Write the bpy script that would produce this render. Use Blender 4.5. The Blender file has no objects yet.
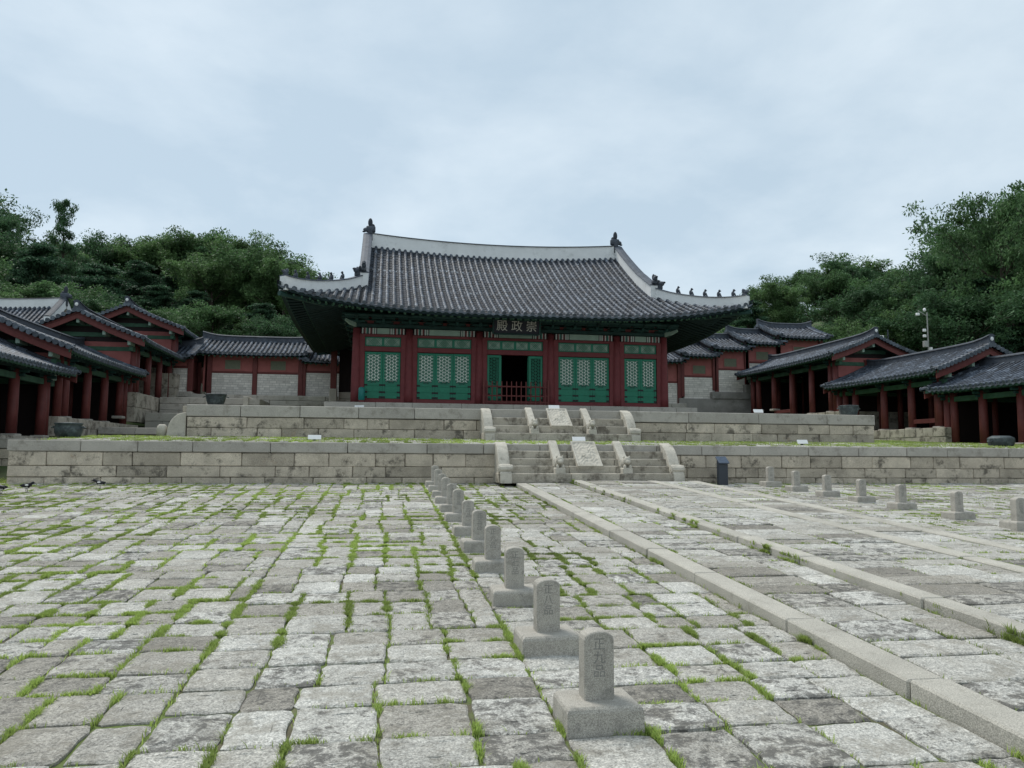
import bpy, math, random
import numpy as np
from mathutils import Vector, Matrix

random.seed(11)
rng = np.random.default_rng(7)
SC = bpy.context.scene
COL = SC.collection
rad = math.radians
SL = 0.049                       # the court rises gently towards the hall

# ------------------------------------------------------------------ camera
cam_d = bpy.data.cameras.new('camera')
cam = bpy.data.objects.new('camera', cam_d)
COL.objects.link(cam)
yaw, pit, rol = rad(9.5), rad(5.3), rad(0.35)
Fv = Vector((math.sin(yaw)*math.cos(pit), math.cos(yaw)*math.cos(pit), math.sin(pit)))
R0 = Vector((math.cos(yaw), -math.sin(yaw), 0)); U0 = R0.cross(Fv)
Rv = R0*math.cos(rol) + U0*math.sin(rol)
Uv = -R0*math.sin(rol) + U0*math.cos(rol)
M = Matrix(((Rv.x, Uv.x, -Fv.x, 0), (Rv.y, Uv.y, -Fv.y, 0), (Rv.z, Uv.z, -Fv.z, 1.7), (0, 0, 0, 1)))
cam.matrix_world = M
cam_d.sensor_width = 36; cam_d.lens = 769/1024*36
cam_d.clip_start = 0.05; cam_d.clip_end = 3000
SC.camera = cam

# ------------------------------------------------------------------ sky, sun, exposure
SUN_EL, SUN_AZ = 58.0, -32.0     # azimuth from +Y (behind the hall), negative = left
w = bpy.data.worlds.new('World'); SC.world = w; w.use_nodes = True
nt = w.node_tree; nt.nodes.clear()
def wn(t, **k):
    n = nt.nodes.new(t)
    for a, b in k.items(): setattr(n, a, b)
    return n
out = wn('ShaderNodeOutputWorld'); bg = wn('ShaderNodeBackground'); bg.inputs[1].default_value = 0.1
sky = wn('ShaderNodeTexSky', sky_type='NISHITA', sun_disc=False, sun_elevation=rad(SUN_EL), sun_rotation=rad(SUN_AZ))
tc = wn('ShaderNodeTexCoord'); sep = wn('ShaderNodeSeparateXYZ')
nt.links.new(tc.outputs['Generated'], sep.inputs[0])
ad = wn('ShaderNodeMath', operation='MAXIMUM'); nt.links.new(sep.outputs[2], ad.inputs[0]); ad.inputs[1].default_value = 0.0
ad2 = wn('ShaderNodeMath', operation='ADD'); nt.links.new(ad.outputs[0], ad2.inputs[0]); ad2.inputs[1].default_value = 0.22
dx = wn('ShaderNodeMath', operation='DIVIDE'); dy = wn('ShaderNodeMath', operation='DIVIDE')
nt.links.new(sep.outputs[0], dx.inputs[0]); nt.links.new(ad2.outputs[0], dx.inputs[1])
nt.links.new(sep.outputs[1], dy.inputs[0]); nt.links.new(ad2.outputs[0], dy.inputs[1])
cb = wn('ShaderNodeCombineXYZ'); nt.links.new(dx.outputs[0], cb.inputs[0]); nt.links.new(dy.outputs[0], cb.inputs[1])
cb.inputs[2].default_value = 3.7
nz = wn('ShaderNodeTexNoise'); nz.inputs['Scale'].default_value = 1.9; nz.inputs['Detail'].default_value = 9
nz.inputs['Roughness'].default_value = 0.56; nz.inputs['Distortion'].default_value = 0.15
nt.links.new(cb.outputs[0], nz.inputs['Vector'])
rp = wn('ShaderNodeValToRGB')
e = rp.color_ramp.elements
e[0].position = 0.36; e[0].color = (3.0, 3.7, 4.25, 1)
e[1].position = 0.615; e[1].color = (6.0, 6.3, 6.5, 1)
e2 = rp.color_ramp.elements.new(0.48); e2.color = (4.05, 4.65, 5.05, 1)
nb = wn('ShaderNodeTexNoise'); nb.inputs['Scale'].default_value = 0.42; nb.inputs['Detail'].default_value = 2; nb.inputs['Roughness'].default_value = 0.4
ofs = wn('ShaderNodeVectorMath', operation='ADD'); ofs.inputs[1].default_value = (5.3, 1.7, 0.4); nt.links.new(cb.outputs[0], ofs.inputs[0]); nt.links.new(ofs.outputs[0], nb.inputs['Vector'])
ma = wn('ShaderNodeMath', operation='MULTIPLY'); ma.inputs[1].default_value = 0.60; nt.links.new(nb.outputs[0], ma.inputs[0])
mb_ = wn('ShaderNodeMath', operation='MULTIPLY_ADD'); mb_.inputs[1].default_value = 0.40; nt.links.new(nz.outputs[0], mb_.inputs[0]); nt.links.new(ma.outputs[0], mb_.inputs[2])
nt.links.new(mb_.outputs[0], rp.inputs[0])
mx = wn('ShaderNodeMix', data_type='RGBA'); mx.inputs[0].default_value = 0.90
nt.links.new(sky.outputs[0], mx.inputs[6]); nt.links.new(rp.outputs[0], mx.inputs[7])
nt.links.new(mx.outputs[2], bg.inputs[0]); nt.links.new(bg.outputs[0], out.inputs[0])

sd = bpy.data.lights.new('sun', 'SUN'); sd.energy = 1.5; sd.angle = rad(22); sd.color = (1, 0.965, 0.90)
so = bpy.data.objects.new('sun', sd); COL.objects.link(so)
sdir = Vector((math.sin(rad(SUN_AZ))*math.cos(rad(SUN_EL)), math.cos(rad(SUN_AZ))*math.cos(rad(SUN_EL)), math.sin(rad(SUN_EL))))
so.rotation_euler = sdir.to_track_quat('Z', 'Y').to_euler(); so.location = (0, 0, 60)
SC.view_settings.view_transform = 'Standard'; SC.view_settings.look = 'None'
SC.view_settings.exposure = 0.86; SC.view_settings.gamma = 1.0; SC.view_settings.use_curve_mapping = False
SC.cycles.max_bounces = 6; SC.cycles.diffuse_bounces = 3; SC.cycles.glossy_bounces = 2
SC.cycles.transmission_bounces = 3; SC.cycles.use_denoising = True

# ------------------------------------------------------------------ materials
MAT = {}
def mat(name, col, var=0.25, rough=0.8, scale=3.0, stain=None, bump=0.0, bscale=40, rand=0.0, spec=0.3, speck=0.0, spk_scale=120, stain2=None, stretch=None):
    """principled, base colour = col x per-piece variation x noise, optional stain (colour, amount, scale)"""
    m = bpy.data.materials.new(name); m.use_nodes = True
    t = m.node_tree; b = t.nodes['Principled BSDF']
    b.inputs['Roughness'].default_value = rough
    b.inputs['Specular IOR Level'].default_value = spec
    N = lambda k, **kw: _n(t, k, **kw)
    c = N('ShaderNodeTexCoord'); vec = c.outputs['Object']
    oi = N('ShaderNodeObjectInfo')
    va = N('ShaderNodeVectorMath', operation='ADD'); t.links.new(vec, va.inputs[0])
    sc_ = N('ShaderNodeMath', operation='MULTIPLY'); t.links.new(oi.outputs['Random'], sc_.inputs[0]); sc_.inputs[1].default_value = 37.0
    t.links.new(sc_.outputs[0], va.inputs[1]); vec = va.outputs[0]
    if stretch:
        mp = N('ShaderNodeMapping'); mp.inputs['Scale'].default_value = stretch; t.links.new(vec, mp.inputs[0]); vec = mp.outputs[0]
    n = N('ShaderNodeTexNoise'); n.inputs['Scale'].default_value = scale; n.inputs['Detail'].default_value = 6; n.inputs['Roughness'].default_value = 0.6
    t.links.new(vec, n.inputs['Vector'])
    mr = N('ShaderNodeMapRange'); mr.inputs[1].default_value = 0.3; mr.inputs[2].default_value = 0.7
    mr.inputs[3].default_value = 1-var; mr.inputs[4].default_value = 1+var; t.links.new(n.outputs[0], mr.inputs[0])
    val = mr.outputs[0]
    if rand:
        g = N('ShaderNodeNewGeometry')
        r2 = N('ShaderNodeMapRange'); r2.inputs[3].default_value = 1-rand; r2.inputs[4].default_value = 1+rand
        t.links.new(g.outputs['Random Per Island'], r2.inputs[0])
        mm = N('ShaderNodeMath', operation='MULTIPLY'); t.links.new(val, mm.inputs[0]); t.links.new(r2.outputs[0], mm.inputs[1]); val = mm.outputs[0]
    if speck:
        s = N('ShaderNodeTexNoise'); s.inputs['Scale'].default_value = spk_scale; s.inputs['Detail'].default_value = 3
        t.links.new(vec, s.inputs['Vector'])
        r3 = N('ShaderNodeMapRange'); r3.inputs[1].default_value = 0.35; r3.inputs[2].default_value = 0.65
        r3.inputs[3].default_value = 1-speck; r3.inputs[4].default_value = 1+speck; t.links.new(s.outputs[0], r3.inputs[0])
        mm = N('ShaderNodeMath', operation='MULTIPLY'); t.links.new(val, mm.inputs[0]); t.links.new(r3.outputs[0], mm.inputs[1]); val = mm.outputs[0]
    vm = N('ShaderNodeVectorMath', operation='SCALE'); vm.inputs[0].default_value = col[:3]; t.links.new(val, vm.inputs['Scale'])
    colout = vm.outputs[0]
    for k, st in enumerate((stain, stain2)):
        if not st: continue
        sc, amt, ss = st[:3]; lo = st[3] if len(st) > 3 else 0.52
        s = N('ShaderNodeTexNoise'); s.inputs['Scale'].default_value = ss; s.inputs['Detail'].default_value = 10; s.inputs['Roughness'].default_value = 0.74
        of = N('ShaderNodeVectorMath', operation='ADD'); of.inputs[1].default_value = (13.1*(k+1), 5.7, 2.3*k); t.links.new(vec, of.inputs[0])
        if rand:      # every block carries its own patch of stain
            g2 = N('ShaderNodeNewGeometry'); m9 = N('ShaderNodeMath', operation='MULTIPLY'); m9.inputs[1].default_value = 91.0
            t.links.new(g2.outputs['Random Per Island'], m9.inputs[0])
            o2 = N('ShaderNodeVectorMath', operation='ADD'); t.links.new(of.outputs[0], o2.inputs[0]); t.links.new(m9.outputs[0], o2.inputs[1]); of = o2
        t.links.new(of.outputs[0], s.inputs['Vector'])
        r = N('ShaderNodeMapRange'); r.inputs[1].default_value = lo; r.inputs[2].default_value = lo+0.10; r.inputs[3].default_value = 0; r.inputs[4].default_value = amt
        t.links.new(s.outputs[0], r.inputs[0])
        x = N('ShaderNodeMix', data_type='RGBA'); x.inputs[7].default_value = (*sc, 1)
        t.links.new(r.outputs[0], x.inputs[0]); t.links.new(colout, x.inputs[6]); colout = x.outputs[2]
    t.links.new(colout, b.inputs['Base Color'])
    if bump:
        bn = N('ShaderNodeTexNoise'); bn.inputs['Scale'].default_value = bscale; bn.inputs['Detail'].default_value = 5; bn.inputs['Roughness'].default_value = 0.65
        t.links.new(vec, bn.inputs['Vector'])
        bp = N('ShaderNodeBump'); bp.inputs['Strength'].default_value = bump; bp.inputs['Distance'].default_value = 0.02
        t.links.new(bn.outputs[0], bp.inputs['Height']); t.links.new(bp.outputs[0], b.inputs['Normal'])
    MAT[name] = m
    return m
def _n(t, k, **kw):
    n = t.nodes.new(k)
    for a, b in kw.items(): setattr(n, a, b)
    return n

def paver_mat():
    """weathered granite: every stone has its own tone and its own share of dark lichen; coarse grain and split-face relief"""
    m = bpy.data.materials.new('paver_granite'); m.use_nodes = True; t = m.node_tree; b = t.nodes['Principled BSDF']
    b.inputs['Roughness'].default_value = 0.92; b.inputs['Specular IOR Level'].default_value = 0.25
    N = lambda k, **kw: _n(t, k, **kw); L = t.links.new
    c = N('ShaderNodeTexCoord').outputs['Object']; ri = N('ShaderNodeNewGeometry').outputs['Random Per Island']
    def math_(op, a, b_):
        n = N('ShaderNodeMath', operation=op)
        for k, q in enumerate((a, b_)):
            if isinstance(q, (int, float)): n.inputs[k].default_value = q
            else: L(q, n.inputs[k])
        return n.outputs[0]
    off = N('ShaderNodeVectorMath', operation='ADD'); L(c, off.inputs[0]); L(math_('MULTIPLY', ri, 83.0), off.inputs[1]); v = off.outputs[0]
    def noise(sc, det, ro, vec=v, dist=0.0):
        n = N('ShaderNodeTexNoise'); n.inputs['Scale'].default_value = sc; n.inputs['Detail'].default_value = det; n.inputs['Roughness'].default_value = ro; n.inputs['Distortion'].default_value = dist
        L(vec, n.inputs['Vector']); return n.outputs[0]
    def rng_(val, a, b_, c_, d_):
        n = N('ShaderNodeMapRange'); L(val, n.inputs[0])
        for k, q in enumerate((a, b_, c_, d_)):
            if isinstance(q, (int, float)): n.inputs[k+1].default_value = q
            else: L(q, n.inputs[k+1])
        return n.outputs[0]
    r2 = math_('FRACT', math_('MULTIPLY', ri, 17.3), 0.0); r3 = math_('FRACT', math_('MULTIPLY', ri, 41.7), 0.0)
    ramp = N('ShaderNodeValToRGB'); L(r2, ramp.inputs[0]); e = ramp.color_ramp.elements
    e[0].position = 0.0; e[0].color = (0.24, 0.225, 0.195, 1); e[1].position = 1.0; e[1].color = (0.53, 0.52, 0.48, 1)
    for p, q in ((0.18, (0.34, 0.32, 0.28)), (0.5, (0.425, 0.41, 0.37)), (0.8, (0.485, 0.475, 0.435))):
        x = ramp.color_ramp.elements.new(p); x.color = (*q, 1)
    big = rng_(noise(1.6, 5, .55), .3, .7, .82, 1.14)
    grain = rng_(noise(75, 5, .75), .34, .66, .42, 1.52)
    mid = rng_(noise(24, 8, .75), .36, .64, .70, 1.24)
    k = math_('MULTIPLY', math_('MULTIPLY', big, grain), mid)
    sc = N('ShaderNodeVectorMath', operation='SCALE'); L(ramp.outputs[0], sc.inputs[0]); L(k, sc.inputs['Scale'])
    # brown weathering film
    bm = rng_(noise(4.5, 9, .75), .50, .60, 0, .55)
    mx1 = N('ShaderNodeMix', data_type='RGBA'); L(bm, mx1.inputs[0]); L(sc.outputs[0], mx1.inputs[6]); mx1.inputs[7].default_value = (0.24, 0.22, 0.18, 1)
    # dark lichen crust with crisp ragged edges, more on some stones than on others
    lo = rng_(r3, 0.0, 1.0, .455, .66)
    lm = rng_(noise(9.0, 12, .82, dist=.3), lo, math_('ADD', lo, 0.07), 0, .78)
    mx2 = N('ShaderNodeMix', data_type='RGBA'); L(lm, mx2.inputs[0]); L(mx1.outputs[2], mx2.inputs[6]); mx2.inputs[7].default_value = (0.085, 0.082, 0.076, 1)
    L(mx2.outputs[2], b.inputs['Base Color'])
    h = math_('ADD', math_('MULTIPLY', noise(13, 7, .68), 1.0), math_('MULTIPLY', noise(90, 3, .6), .22))
    bp = N('ShaderNodeBump'); bp.inputs['Strength'].default_value = 0.9; bp.inputs['Distance'].default_value = 0.03; L(h, bp.inputs['Height']); L(bp.outputs[0], b.inputs['Normal'])
    MAT['paver_granite'] = m
paver_mat()
mat('kerb_granite', (0.41, 0.39, 0.34), var=0.12, rough=0.9, scale=3, rand=0.08, speck=0.28, spk_scale=140, bump=0.45, bscale=60,
    stain=((0.24, 0.225, 0.19), 0.6, 3.0, 0.55))
mat('marker_granite', (0.385, 0.362, 0.318), var=0.10, rough=0.92, scale=6, speck=0.34, spk_scale=190, bump=0.4, bscale=130,
    stain=((0.22, 0.21, 0.185), 0.6, 7.0, 0.52), stain2=((0.13, 0.125, 0.115), 0.5, 16.0, 0.57))
mat('engraving_shade', (0.215, 0.21, 0.195), var=0.15, rough=0.95, scale=30, speck=0.2)  # darker stone tone stands in for the shade inside the cut strokes
mat('cap_granite', (0.385, 0.362, 0.318), var=0.10, rough=0.9, scale=2, rand=0.09, speck=0.22, spk_scale=110, bump=0.3, bscale=50,
    stain=((0.17, 0.155, 0.125), 0.5, 2.0, 0.52))
mat('wall_granite', (0.45, 0.395, 0.315), var=0.24, rough=0.92, scale=2.2, rand=0.24, speck=0.24, spk_scale=70, bump=0.9, bscale=18,
    stain=((0.065, 0.058, 0.047), 0.8, 2.6, 0.535), stain2=((0.33, 0.20, 0.10), 0.55, 1.3, 0.61))
mat('step_granite', (0.40, 0.365, 0.30), var=0.20, rough=0.92, scale=2.5, rand=0.12, speck=0.24, spk_scale=90, bump=0.6, bscale=30,
    stain=((0.10, 0.085, 0.066), 0.8, 2.4, 0.50))
mat('carved_granite', (0.47, 0.44, 0.375), var=0.14, rough=0.9, scale=5, speck=0.22, spk_scale=120, bump=0.4, bscale=60,
    stain=((0.22, 0.20, 0.16), 0.6, 4.0, 0.54))
mat('soil', (0.11, 0.10, 0.065), var=0.4, rough=1, scale=6, stain=((0.12, 0.165, 0.045), 0.9, 1.6, 0.42), bump=0.6, bscale=30)
mat('terrain', (0.06, 0.075, 0.03), var=0.4, rough=1, scale=0.6, stain=((0.05, 0.09, 0.025), 0.9, 0.4, 0.45), bump=0.5, bscale=5)
mat('turf', (0.10, 0.15, 0.035), var=0.35, rough=1, scale=1.4, stain=((0.24, 0.23, 0.16), 0.8, 1.1, 0.55), bump=0.6, bscale=40)
mat('roof_tile', (0.040, 0.051, 0.070), var=0.3, rough=0.62, scale=2.0, rand=0.5, spec=0.4, speck=0.3, spk_scale=30,
    stain=((0.20, 0.235, 0.285), 0.8, 1.8, 0.53))
mat('roof_pan', (0.026, 0.034, 0.047), var=0.3, rough=0.75, scale=2.0, rand=0.45, spec=0.3, speck=0.3, spk_scale=30,
    stain=((0.15, 0.15, 0.15), 0.5, 2.2, 0.62))
mat('tile_end', (0.080, 0.096, 0.115), var=0.3, rough=0.7, scale=6, rand=0.4, speck=0.35, spk_scale=60, bump=0.5, bscale=40)
mat('ridge_plaster', (0.70, 0.71, 0.71), var=0.07, rough=0.9, scale=1.5, stain=((0.45, 0.46, 0.45), 0.5, 1.2, 0.56))
mat('ridge_tile', (0.055, 0.065, 0.082), var=0.3, rough=0.7, scale=4, rand=0.3, speck=0.25, spk_scale=40, stain=((0.20, 0.20, 0.20), 0.6, 3.0, 0.58))
mat('red_paint', (0.140, 0.028, 0.030), var=0.16, rough=0.6, scale=5, stain=((0.10, 0.018, 0.02), 0.5, 2.0, 0.55))
mat('column_paint', (0.125, 0.032, 0.028), var=0.16, rough=0.6, scale=4, stain=((0.12, 0.025, 0.025), 0.5, 2.0, 0.55))
mat('shade_dark_boards', (0.012, 0.006, 0.006), var=0.25, rough=0.7, scale=5)  # near-black tone puts the shade under the roofs into the board colour
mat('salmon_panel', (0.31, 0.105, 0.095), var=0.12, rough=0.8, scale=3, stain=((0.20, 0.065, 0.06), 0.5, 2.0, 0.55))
mat('green_paint', (0.018, 0.175, 0.105), var=0.12, rough=0.55, scale=5)
mat('lattice_green', (0.025, 0.165, 0.105), var=0.12, rough=0.6, scale=5)
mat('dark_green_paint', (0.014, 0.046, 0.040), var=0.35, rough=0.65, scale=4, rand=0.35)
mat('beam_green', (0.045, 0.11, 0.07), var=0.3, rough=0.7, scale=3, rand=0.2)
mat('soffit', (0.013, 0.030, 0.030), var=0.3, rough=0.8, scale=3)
mat('paper', (0.84, 0.85, 0.80), var=0.05, rough=0.9, scale=4)
mat('pale_green', (0.25, 0.34, 0.28), var=0.12, rough=0.7, scale=4)
mat('stripe_white', (0.42, 0.43, 0.40), var=0.1, rough=0.7)
mat('stripe_black', (0.02, 0.018, 0.02), var=0.1, rough=0.7)
mat('stripe_red', (0.16, 0.04, 0.04), var=0.1, rough=0.7)
mat('stripe_green', (0.03, 0.12, 0.09), var=0.1, rough=0.7)
mat('interior_plaster', (0.09, 0.06, 0.05), var=0.1, rough=0.9)
mat('black_board', (0.008, 0.009, 0.018), var=0.1, rough=0.5)
mat('gold_letters', (0.45, 0.435, 0.39), var=0.1, rough=0.5)
mat('pale_brick', (0.64, 0.615, 0.56), var=0.10, rough=0.9, scale=3, rand=0.13, speck=0.1, spk_scale=60, stain=((0.25, 0.235, 0.21), 0.5, 1.0, 0.55))
mat('window_olive', (0.17, 0.185, 0.13), var=0.15, rough=0.8, scale=8)
mat('mortar', (0.40, 0.385, 0.35), var=0.1, rough=0.95)
mat('cement', (0.25, 0.24, 0.22), var=0.2, rough=0.95, scale=1.5, stain=((0.36, 0.35, 0.33), 0.6, 0.9, 0.52), stain2=((0.13, 0.125, 0.115), 0.6, 1.3, 0.55))
mat('bronze', (0.030, 0.042, 0.045), var=0.35, rough=0.55, scale=7, spec=0.5, stain=((0.10, 0.135, 0.13), 0.6, 6, 0.50))
mat('white_board', (0.80, 0.80, 0.79), var=0.03, rough=0.5)
mat('panel_navy', (0.022, 0.030, 0.042), var=0.1, rough=0.45, spec=0.5)
mat('panel_face', (0.050, 0.072, 0.11), var=0.25, rough=0.3, scale=14, spec=0.5)
mat('pole_white', (0.32, 0.32, 0.30), var=0.05, rough=0.5)
mat('teal_plastic', (0.01, 0.16, 0.14), var=0.05, rough=0.4)
mat('feather_black', (0.012, 0.012, 0.016), var=0.2, rough=0.5)
mat('feather_white', (0.7, 0.7, 0.68), var=0.05, rough=0.8)
mat('bark', (0.060, 0.048, 0.036), var=0.35, rough=0.95, scale=4, stretch=(4, 4, 0.6), bump=0.6, bscale=12)
def leaf_mat(name, col):
    m = mat(name, col, var=0.45, rough=0.6, scale=0.35, rand=0.35, spec=0.25)
    t = m.node_tree; b = t.nodes['Principled BSDF']; o = [n for n in t.nodes if n.type == 'OUTPUT_MATERIAL'][0]
    src = b.inputs['Base Color'].links[0].from_socket
    tr = _n(t, 'ShaderNodeBsdfTranslucent'); t.links.new(src, tr.inputs[0])
    ms = _n(t, 'ShaderNodeMixShader'); ms.inputs[0].default_value = 0.42
    t.links.new(b.outputs[0], ms.inputs[1]); t.links.new(tr.outputs[0], ms.inputs[2]); t.links.new(ms.outputs[0], o.inputs[0])
leaf_mat('grass', (0.31, 0.40, 0.105))
leaf_mat('leaf_dark', (0.060, 0.122, 0.055))
leaf_mat('leaf_mid', (0.085, 0.160, 0.064))
leaf_mat('leaf_pine', (0.050, 0.105, 0.056))
leaf_mat('leaf_light', (0.105, 0.185, 0.070))

# ------------------------------------------------------------------ helpers
class MB:
    def __init__(s): s.v = []; s.f = []; s.m = []
    def add(s, vs, fs, mi=0):
        o = len(s.v); s.v.extend([tuple(map(float, p)) for p in vs])
        for f in fs: s.f.append([i+o for i in f]); s.m.append(mi)
    def box(s, x0, x1, y0, y1, z0, z1, c=0.0, mi=0, jit=0.0, rot=None, org=None):
        hx, hy, hz = (x1-x0)/2, (y1-y0)/2, (z1-z0)/2
        cx, cy, cz = (x0+x1)/2, (y0+y1)/2, (z0+z1)/2
        sg = [(a, b, d) for a in (-1, 1) for b in (-1, 1) for d in (-1, 1)]
        if c <= 0:
            vs = [(a*hx, b*hy, d*hz) for a, b, d in sg]
            fs = [(0, 1, 3, 2), (4, 6, 7, 5), (0, 4, 5, 1), (2, 3, 7, 6), (0, 2, 6, 4), (1, 5, 7, 3)]
        else:
            c = min(c, hx*.9, hy*.9, hz*.9); vs = []; idx = {}
            for q in sg:
                a, b, d = q
                j = [random.uniform(-jit, jit) for _ in range(3)] if jit else (0, 0, 0)
                idx[q] = len(vs)
                vs += [(a*hx+j[0], b*(hy-c)+j[1], d*(hz-c)+j[2]), (a*(hx-c)+j[0], b*hy+j[1], d*(hz-c)+j[2]), (a*(hx-c)+j[0], b*(hy-c)+j[1], d*hz+j[2])]
            fs = []
            for k in range(3):
                for sgn in (-1, 1):
                    o = [i for i in range(3) if i != k]; q4 = []
                    for u, v in ((-1, -1), (1, -1), (1, 1), (-1, 1)):
                        q = [0, 0, 0]; q[k] = sgn; q[o[0]] = u; q[o[1]] = v; q4.append(idx[tuple(q)]+k)
                    fs.append(q4)
            for k in range(3):
                o = [i for i in range(3) if i != k]
                for u in (-1, 1):
                    for v in (-1, 1):
                        qa = [0, 0, 0]; qb = [0, 0, 0]; qa[k] = -1; qb[k] = 1
                        for q in (qa, qb): q[o[0]] = u; q[o[1]] = v
                        A, B = idx[tuple(qa)], idx[tuple(qb)]
                        fs.append([A+o[0], B+o[0], B+o[1], A+o[1]])
            for q in sg: fs.append([idx[q], idx[q]+1, idx[q]+2])
            V = np.array(vs); fs2 = []
            for f in fs:
                p = V[f]; nn = np.cross(p[1]-p[0], p[2]-p[0])
                fs2.append(f if np.dot(nn, p.mean(0)) > 0 else f[::-1])
            fs = fs2
        V = np.array(vs)
        if rot is not None: V = V @ np.array(rot.to_3x3()).T
        V = V + np.array([cx, cy, cz])
        if org is not None: V = V + np.array(org)
        s.add(V, fs, mi)
    def tube(s, pts, rads, n=8, mi=0, cap=True):
        P = [np.array(p, float) for p in pts]; rings = []
        for i, p in enumerate(P):
            d = (P[min(i+1, len(P)-1)] - P[max(i-1, 0)]); d = d/(np.linalg.norm(d)+1e-9)
            a = np.array([0, 0, 1.0]) if abs(d[2]) < 0.9 else np.array([1.0, 0, 0])
            u = np.cross(a, d); u /= np.linalg.norm(u); v = np.cross(d, u)
            r = rads[i] if hasattr(rads, '__len__') else rads
            rings.append([p + r*(math.cos(2*math.pi*k/n)*u + math.sin(2*math.pi*k/n)*v) for k in range(n)])
        vs = [q for r in rings for q in r]; fs = []
        for i in range(len(P)-1):
            for k in range(n):
                fs.append((i*n+k, i*n+(k+1) % n, (i+1)*n+(k+1) % n, (i+1)*n+k))
        if cap:
            fs.append(tuple(range(n))[::-1]); fs.append(tuple((len(P)-1)*n+k for k in range(n)))
        s.add(vs, fs, mi)
    def lathe(s, prof, n=24, mi=0, ctr=(0, 0), sx=1.0, sy=1.0, phase=0.0):
        vs = []; fs = []
        for r, z in prof:
            for k in range(n):
                a = 2*math.pi*k/n+phase; vs.append((ctr[0]+sx*r*math.cos(a), ctr[1]+sy*r*math.sin(a), z))
        for i in range(len(prof)-1):
            for k in range(n): fs.append((i*n+k, i*n+(k+1) % n, (i+1)*n+(k+1) % n, (i+1)*n+k))
        fs.append(tuple(range(n))[::-1]); fs.append(tuple((len(prof)-1)*n+k for k in range(n)))
        s.add(vs, fs, mi)
    def ellip(s, c, r, n=10, m=7, mi=0):
        vs = []; fs = []
        for i in range(m+1):
            t = math.pi*i/m
            for k in range(n):
                a = 2*math.pi*k/n
                vs.append((c[0]+r[0]*math.sin(t)*math.cos(a), c[1]+r[1]*math.sin(t)*math.sin(a), c[2]+r[2]*math.cos(t)))
        for i in range(m):
            for k in range(n): fs.append((i*n+k, (i+1)*n+k, (i+1)*n+(k+1) % n, i*n+(k+1) % n))
        s.add(vs, fs, mi)
    def prism(s, poly, axis, a0, a1, mi=0, bev=0.0):
        """polygon in the plane across 'axis', extruded a0..a1 along it"""
        def P(p, a):
            return (a, p[0], p[1]) if axis == 'x' else ((p[0], a, p[1]) if axis == 'y' else (p[0], p[1], a))
        n = len(poly); vs = []
        if bev > 0:
            c = np.mean(np.array(poly), 0)
            ins = []
            for i in range(n):
                p0, p1, p2 = np.array(poly[i-1]), np.array(poly[i]), np.array(poly[(i+1) % n])
                d1 = p1-p0; d2 = p2-p1
                n1 = np.array([-d1[1], d1[0]])/(np.linalg.norm(d1)+1e-9); n2 = np.array([-d2[1], d2[0]])/(np.linalg.norm(d2)+1e-9)
                q = n1+n2; q = q/(np.linalg.norm(q)+1e-9); ins.append(q)
            area = sum(poly[i-1][0]*poly[i][1]-poly[i][0]*poly[i-1][1] for i in range(n))
            sg = 1 if area > 0 else -1
            inner = [tuple(np.array(poly[i])+sg*bev*ins[i]) for i in range(n)]
            rings = [(inner, a0), (poly, a0+bev), (poly, a1-bev), (inner, a1)]
        else:
            rings = [(poly, a0), (poly, a1)]
        for pl, a in rings: vs += [P(p, a) for p in pl]
        fs = []
        for k in range(len(rings)-1):
            for i in range(n): fs.append((k*n+i, k*n+(i+1) % n, (k+1)*n+(i+1) % n, (k+1)*n+i))
        fs.append(tuple(range(n))[::-1]); fs.append(tuple((len(rings)-1)*n+i for i in range(n)))
        s.add(vs, fs, mi)
    def mesh(s, name, mats):
        me = bpy.data.meshes.new(name)
        me.from_pydata(s.v, [], s.f)
        for m in mats: me.materials.append(MAT[m])
        if len(mats) > 1: me.polygons.foreach_set('material_index', s.m)
        me.update()
        return me
    def build(s, name, mats, parent=None, loc=(0, 0, 0), smooth=False):
        if isinstance(mats, str): mats = [mats]
        me = s.mesh(name, mats)
        if smooth: me.polygons.foreach_set('use_smooth', [True]*len(me.polygons))
        o = bpy.data.objects.new(name, me); COL.objects.link(o); o.location = loc
        if parent: o.parent = parent
        return o

def tag(o, label=None, cat=None, group=None, kind=None):
    if label: o['label'] = label
    if cat: o['category'] = cat
    if group: o['group'] = group
    if kind: o['kind'] = kind
    return o
def thing(name, label, cat, loc=(0, 0, 0), rz=0, group=None):
    o = bpy.data.objects.new(name, None); COL.objects.link(o); o.location = loc; o.rotation_euler = (0, 0, rz)
    o.empty_display_size = .2
    return tag(o, label, cat, group)
def copy_tree(o, parent=None):
    c = o.copy(); COL.objects.link(c)
    if parent: c.parent = parent
    for ch in list(o.children): copy_tree(ch, c)
    return c
def link_copy(o, parent, loc):
    c = o.copy(); COL.objects.link(c); c.parent = parent; c.location = loc
    return c
def np_mesh(name, V, F, mats):
    """V (n,3), F (m,k) same-size faces"""
    me = bpy.data.meshes.new(name); k = F.shape[1]
    me.vertices.add(len(V)); me.vertices.foreach_set('co', V.astype(np.float32).ravel())
    me.loops.add(F.size); me.loops.foreach_set('vertex_index', F.astype(np.int32).ravel())
    me.polygons.add(len(F)); me.polygons.foreach_set('loop_start', np.arange(0, F.size, k, dtype=np.int32))
    for m in mats: me.materials.append(MAT[m])
    me.update(calc_edges=True); me.validate()
    return me
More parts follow.
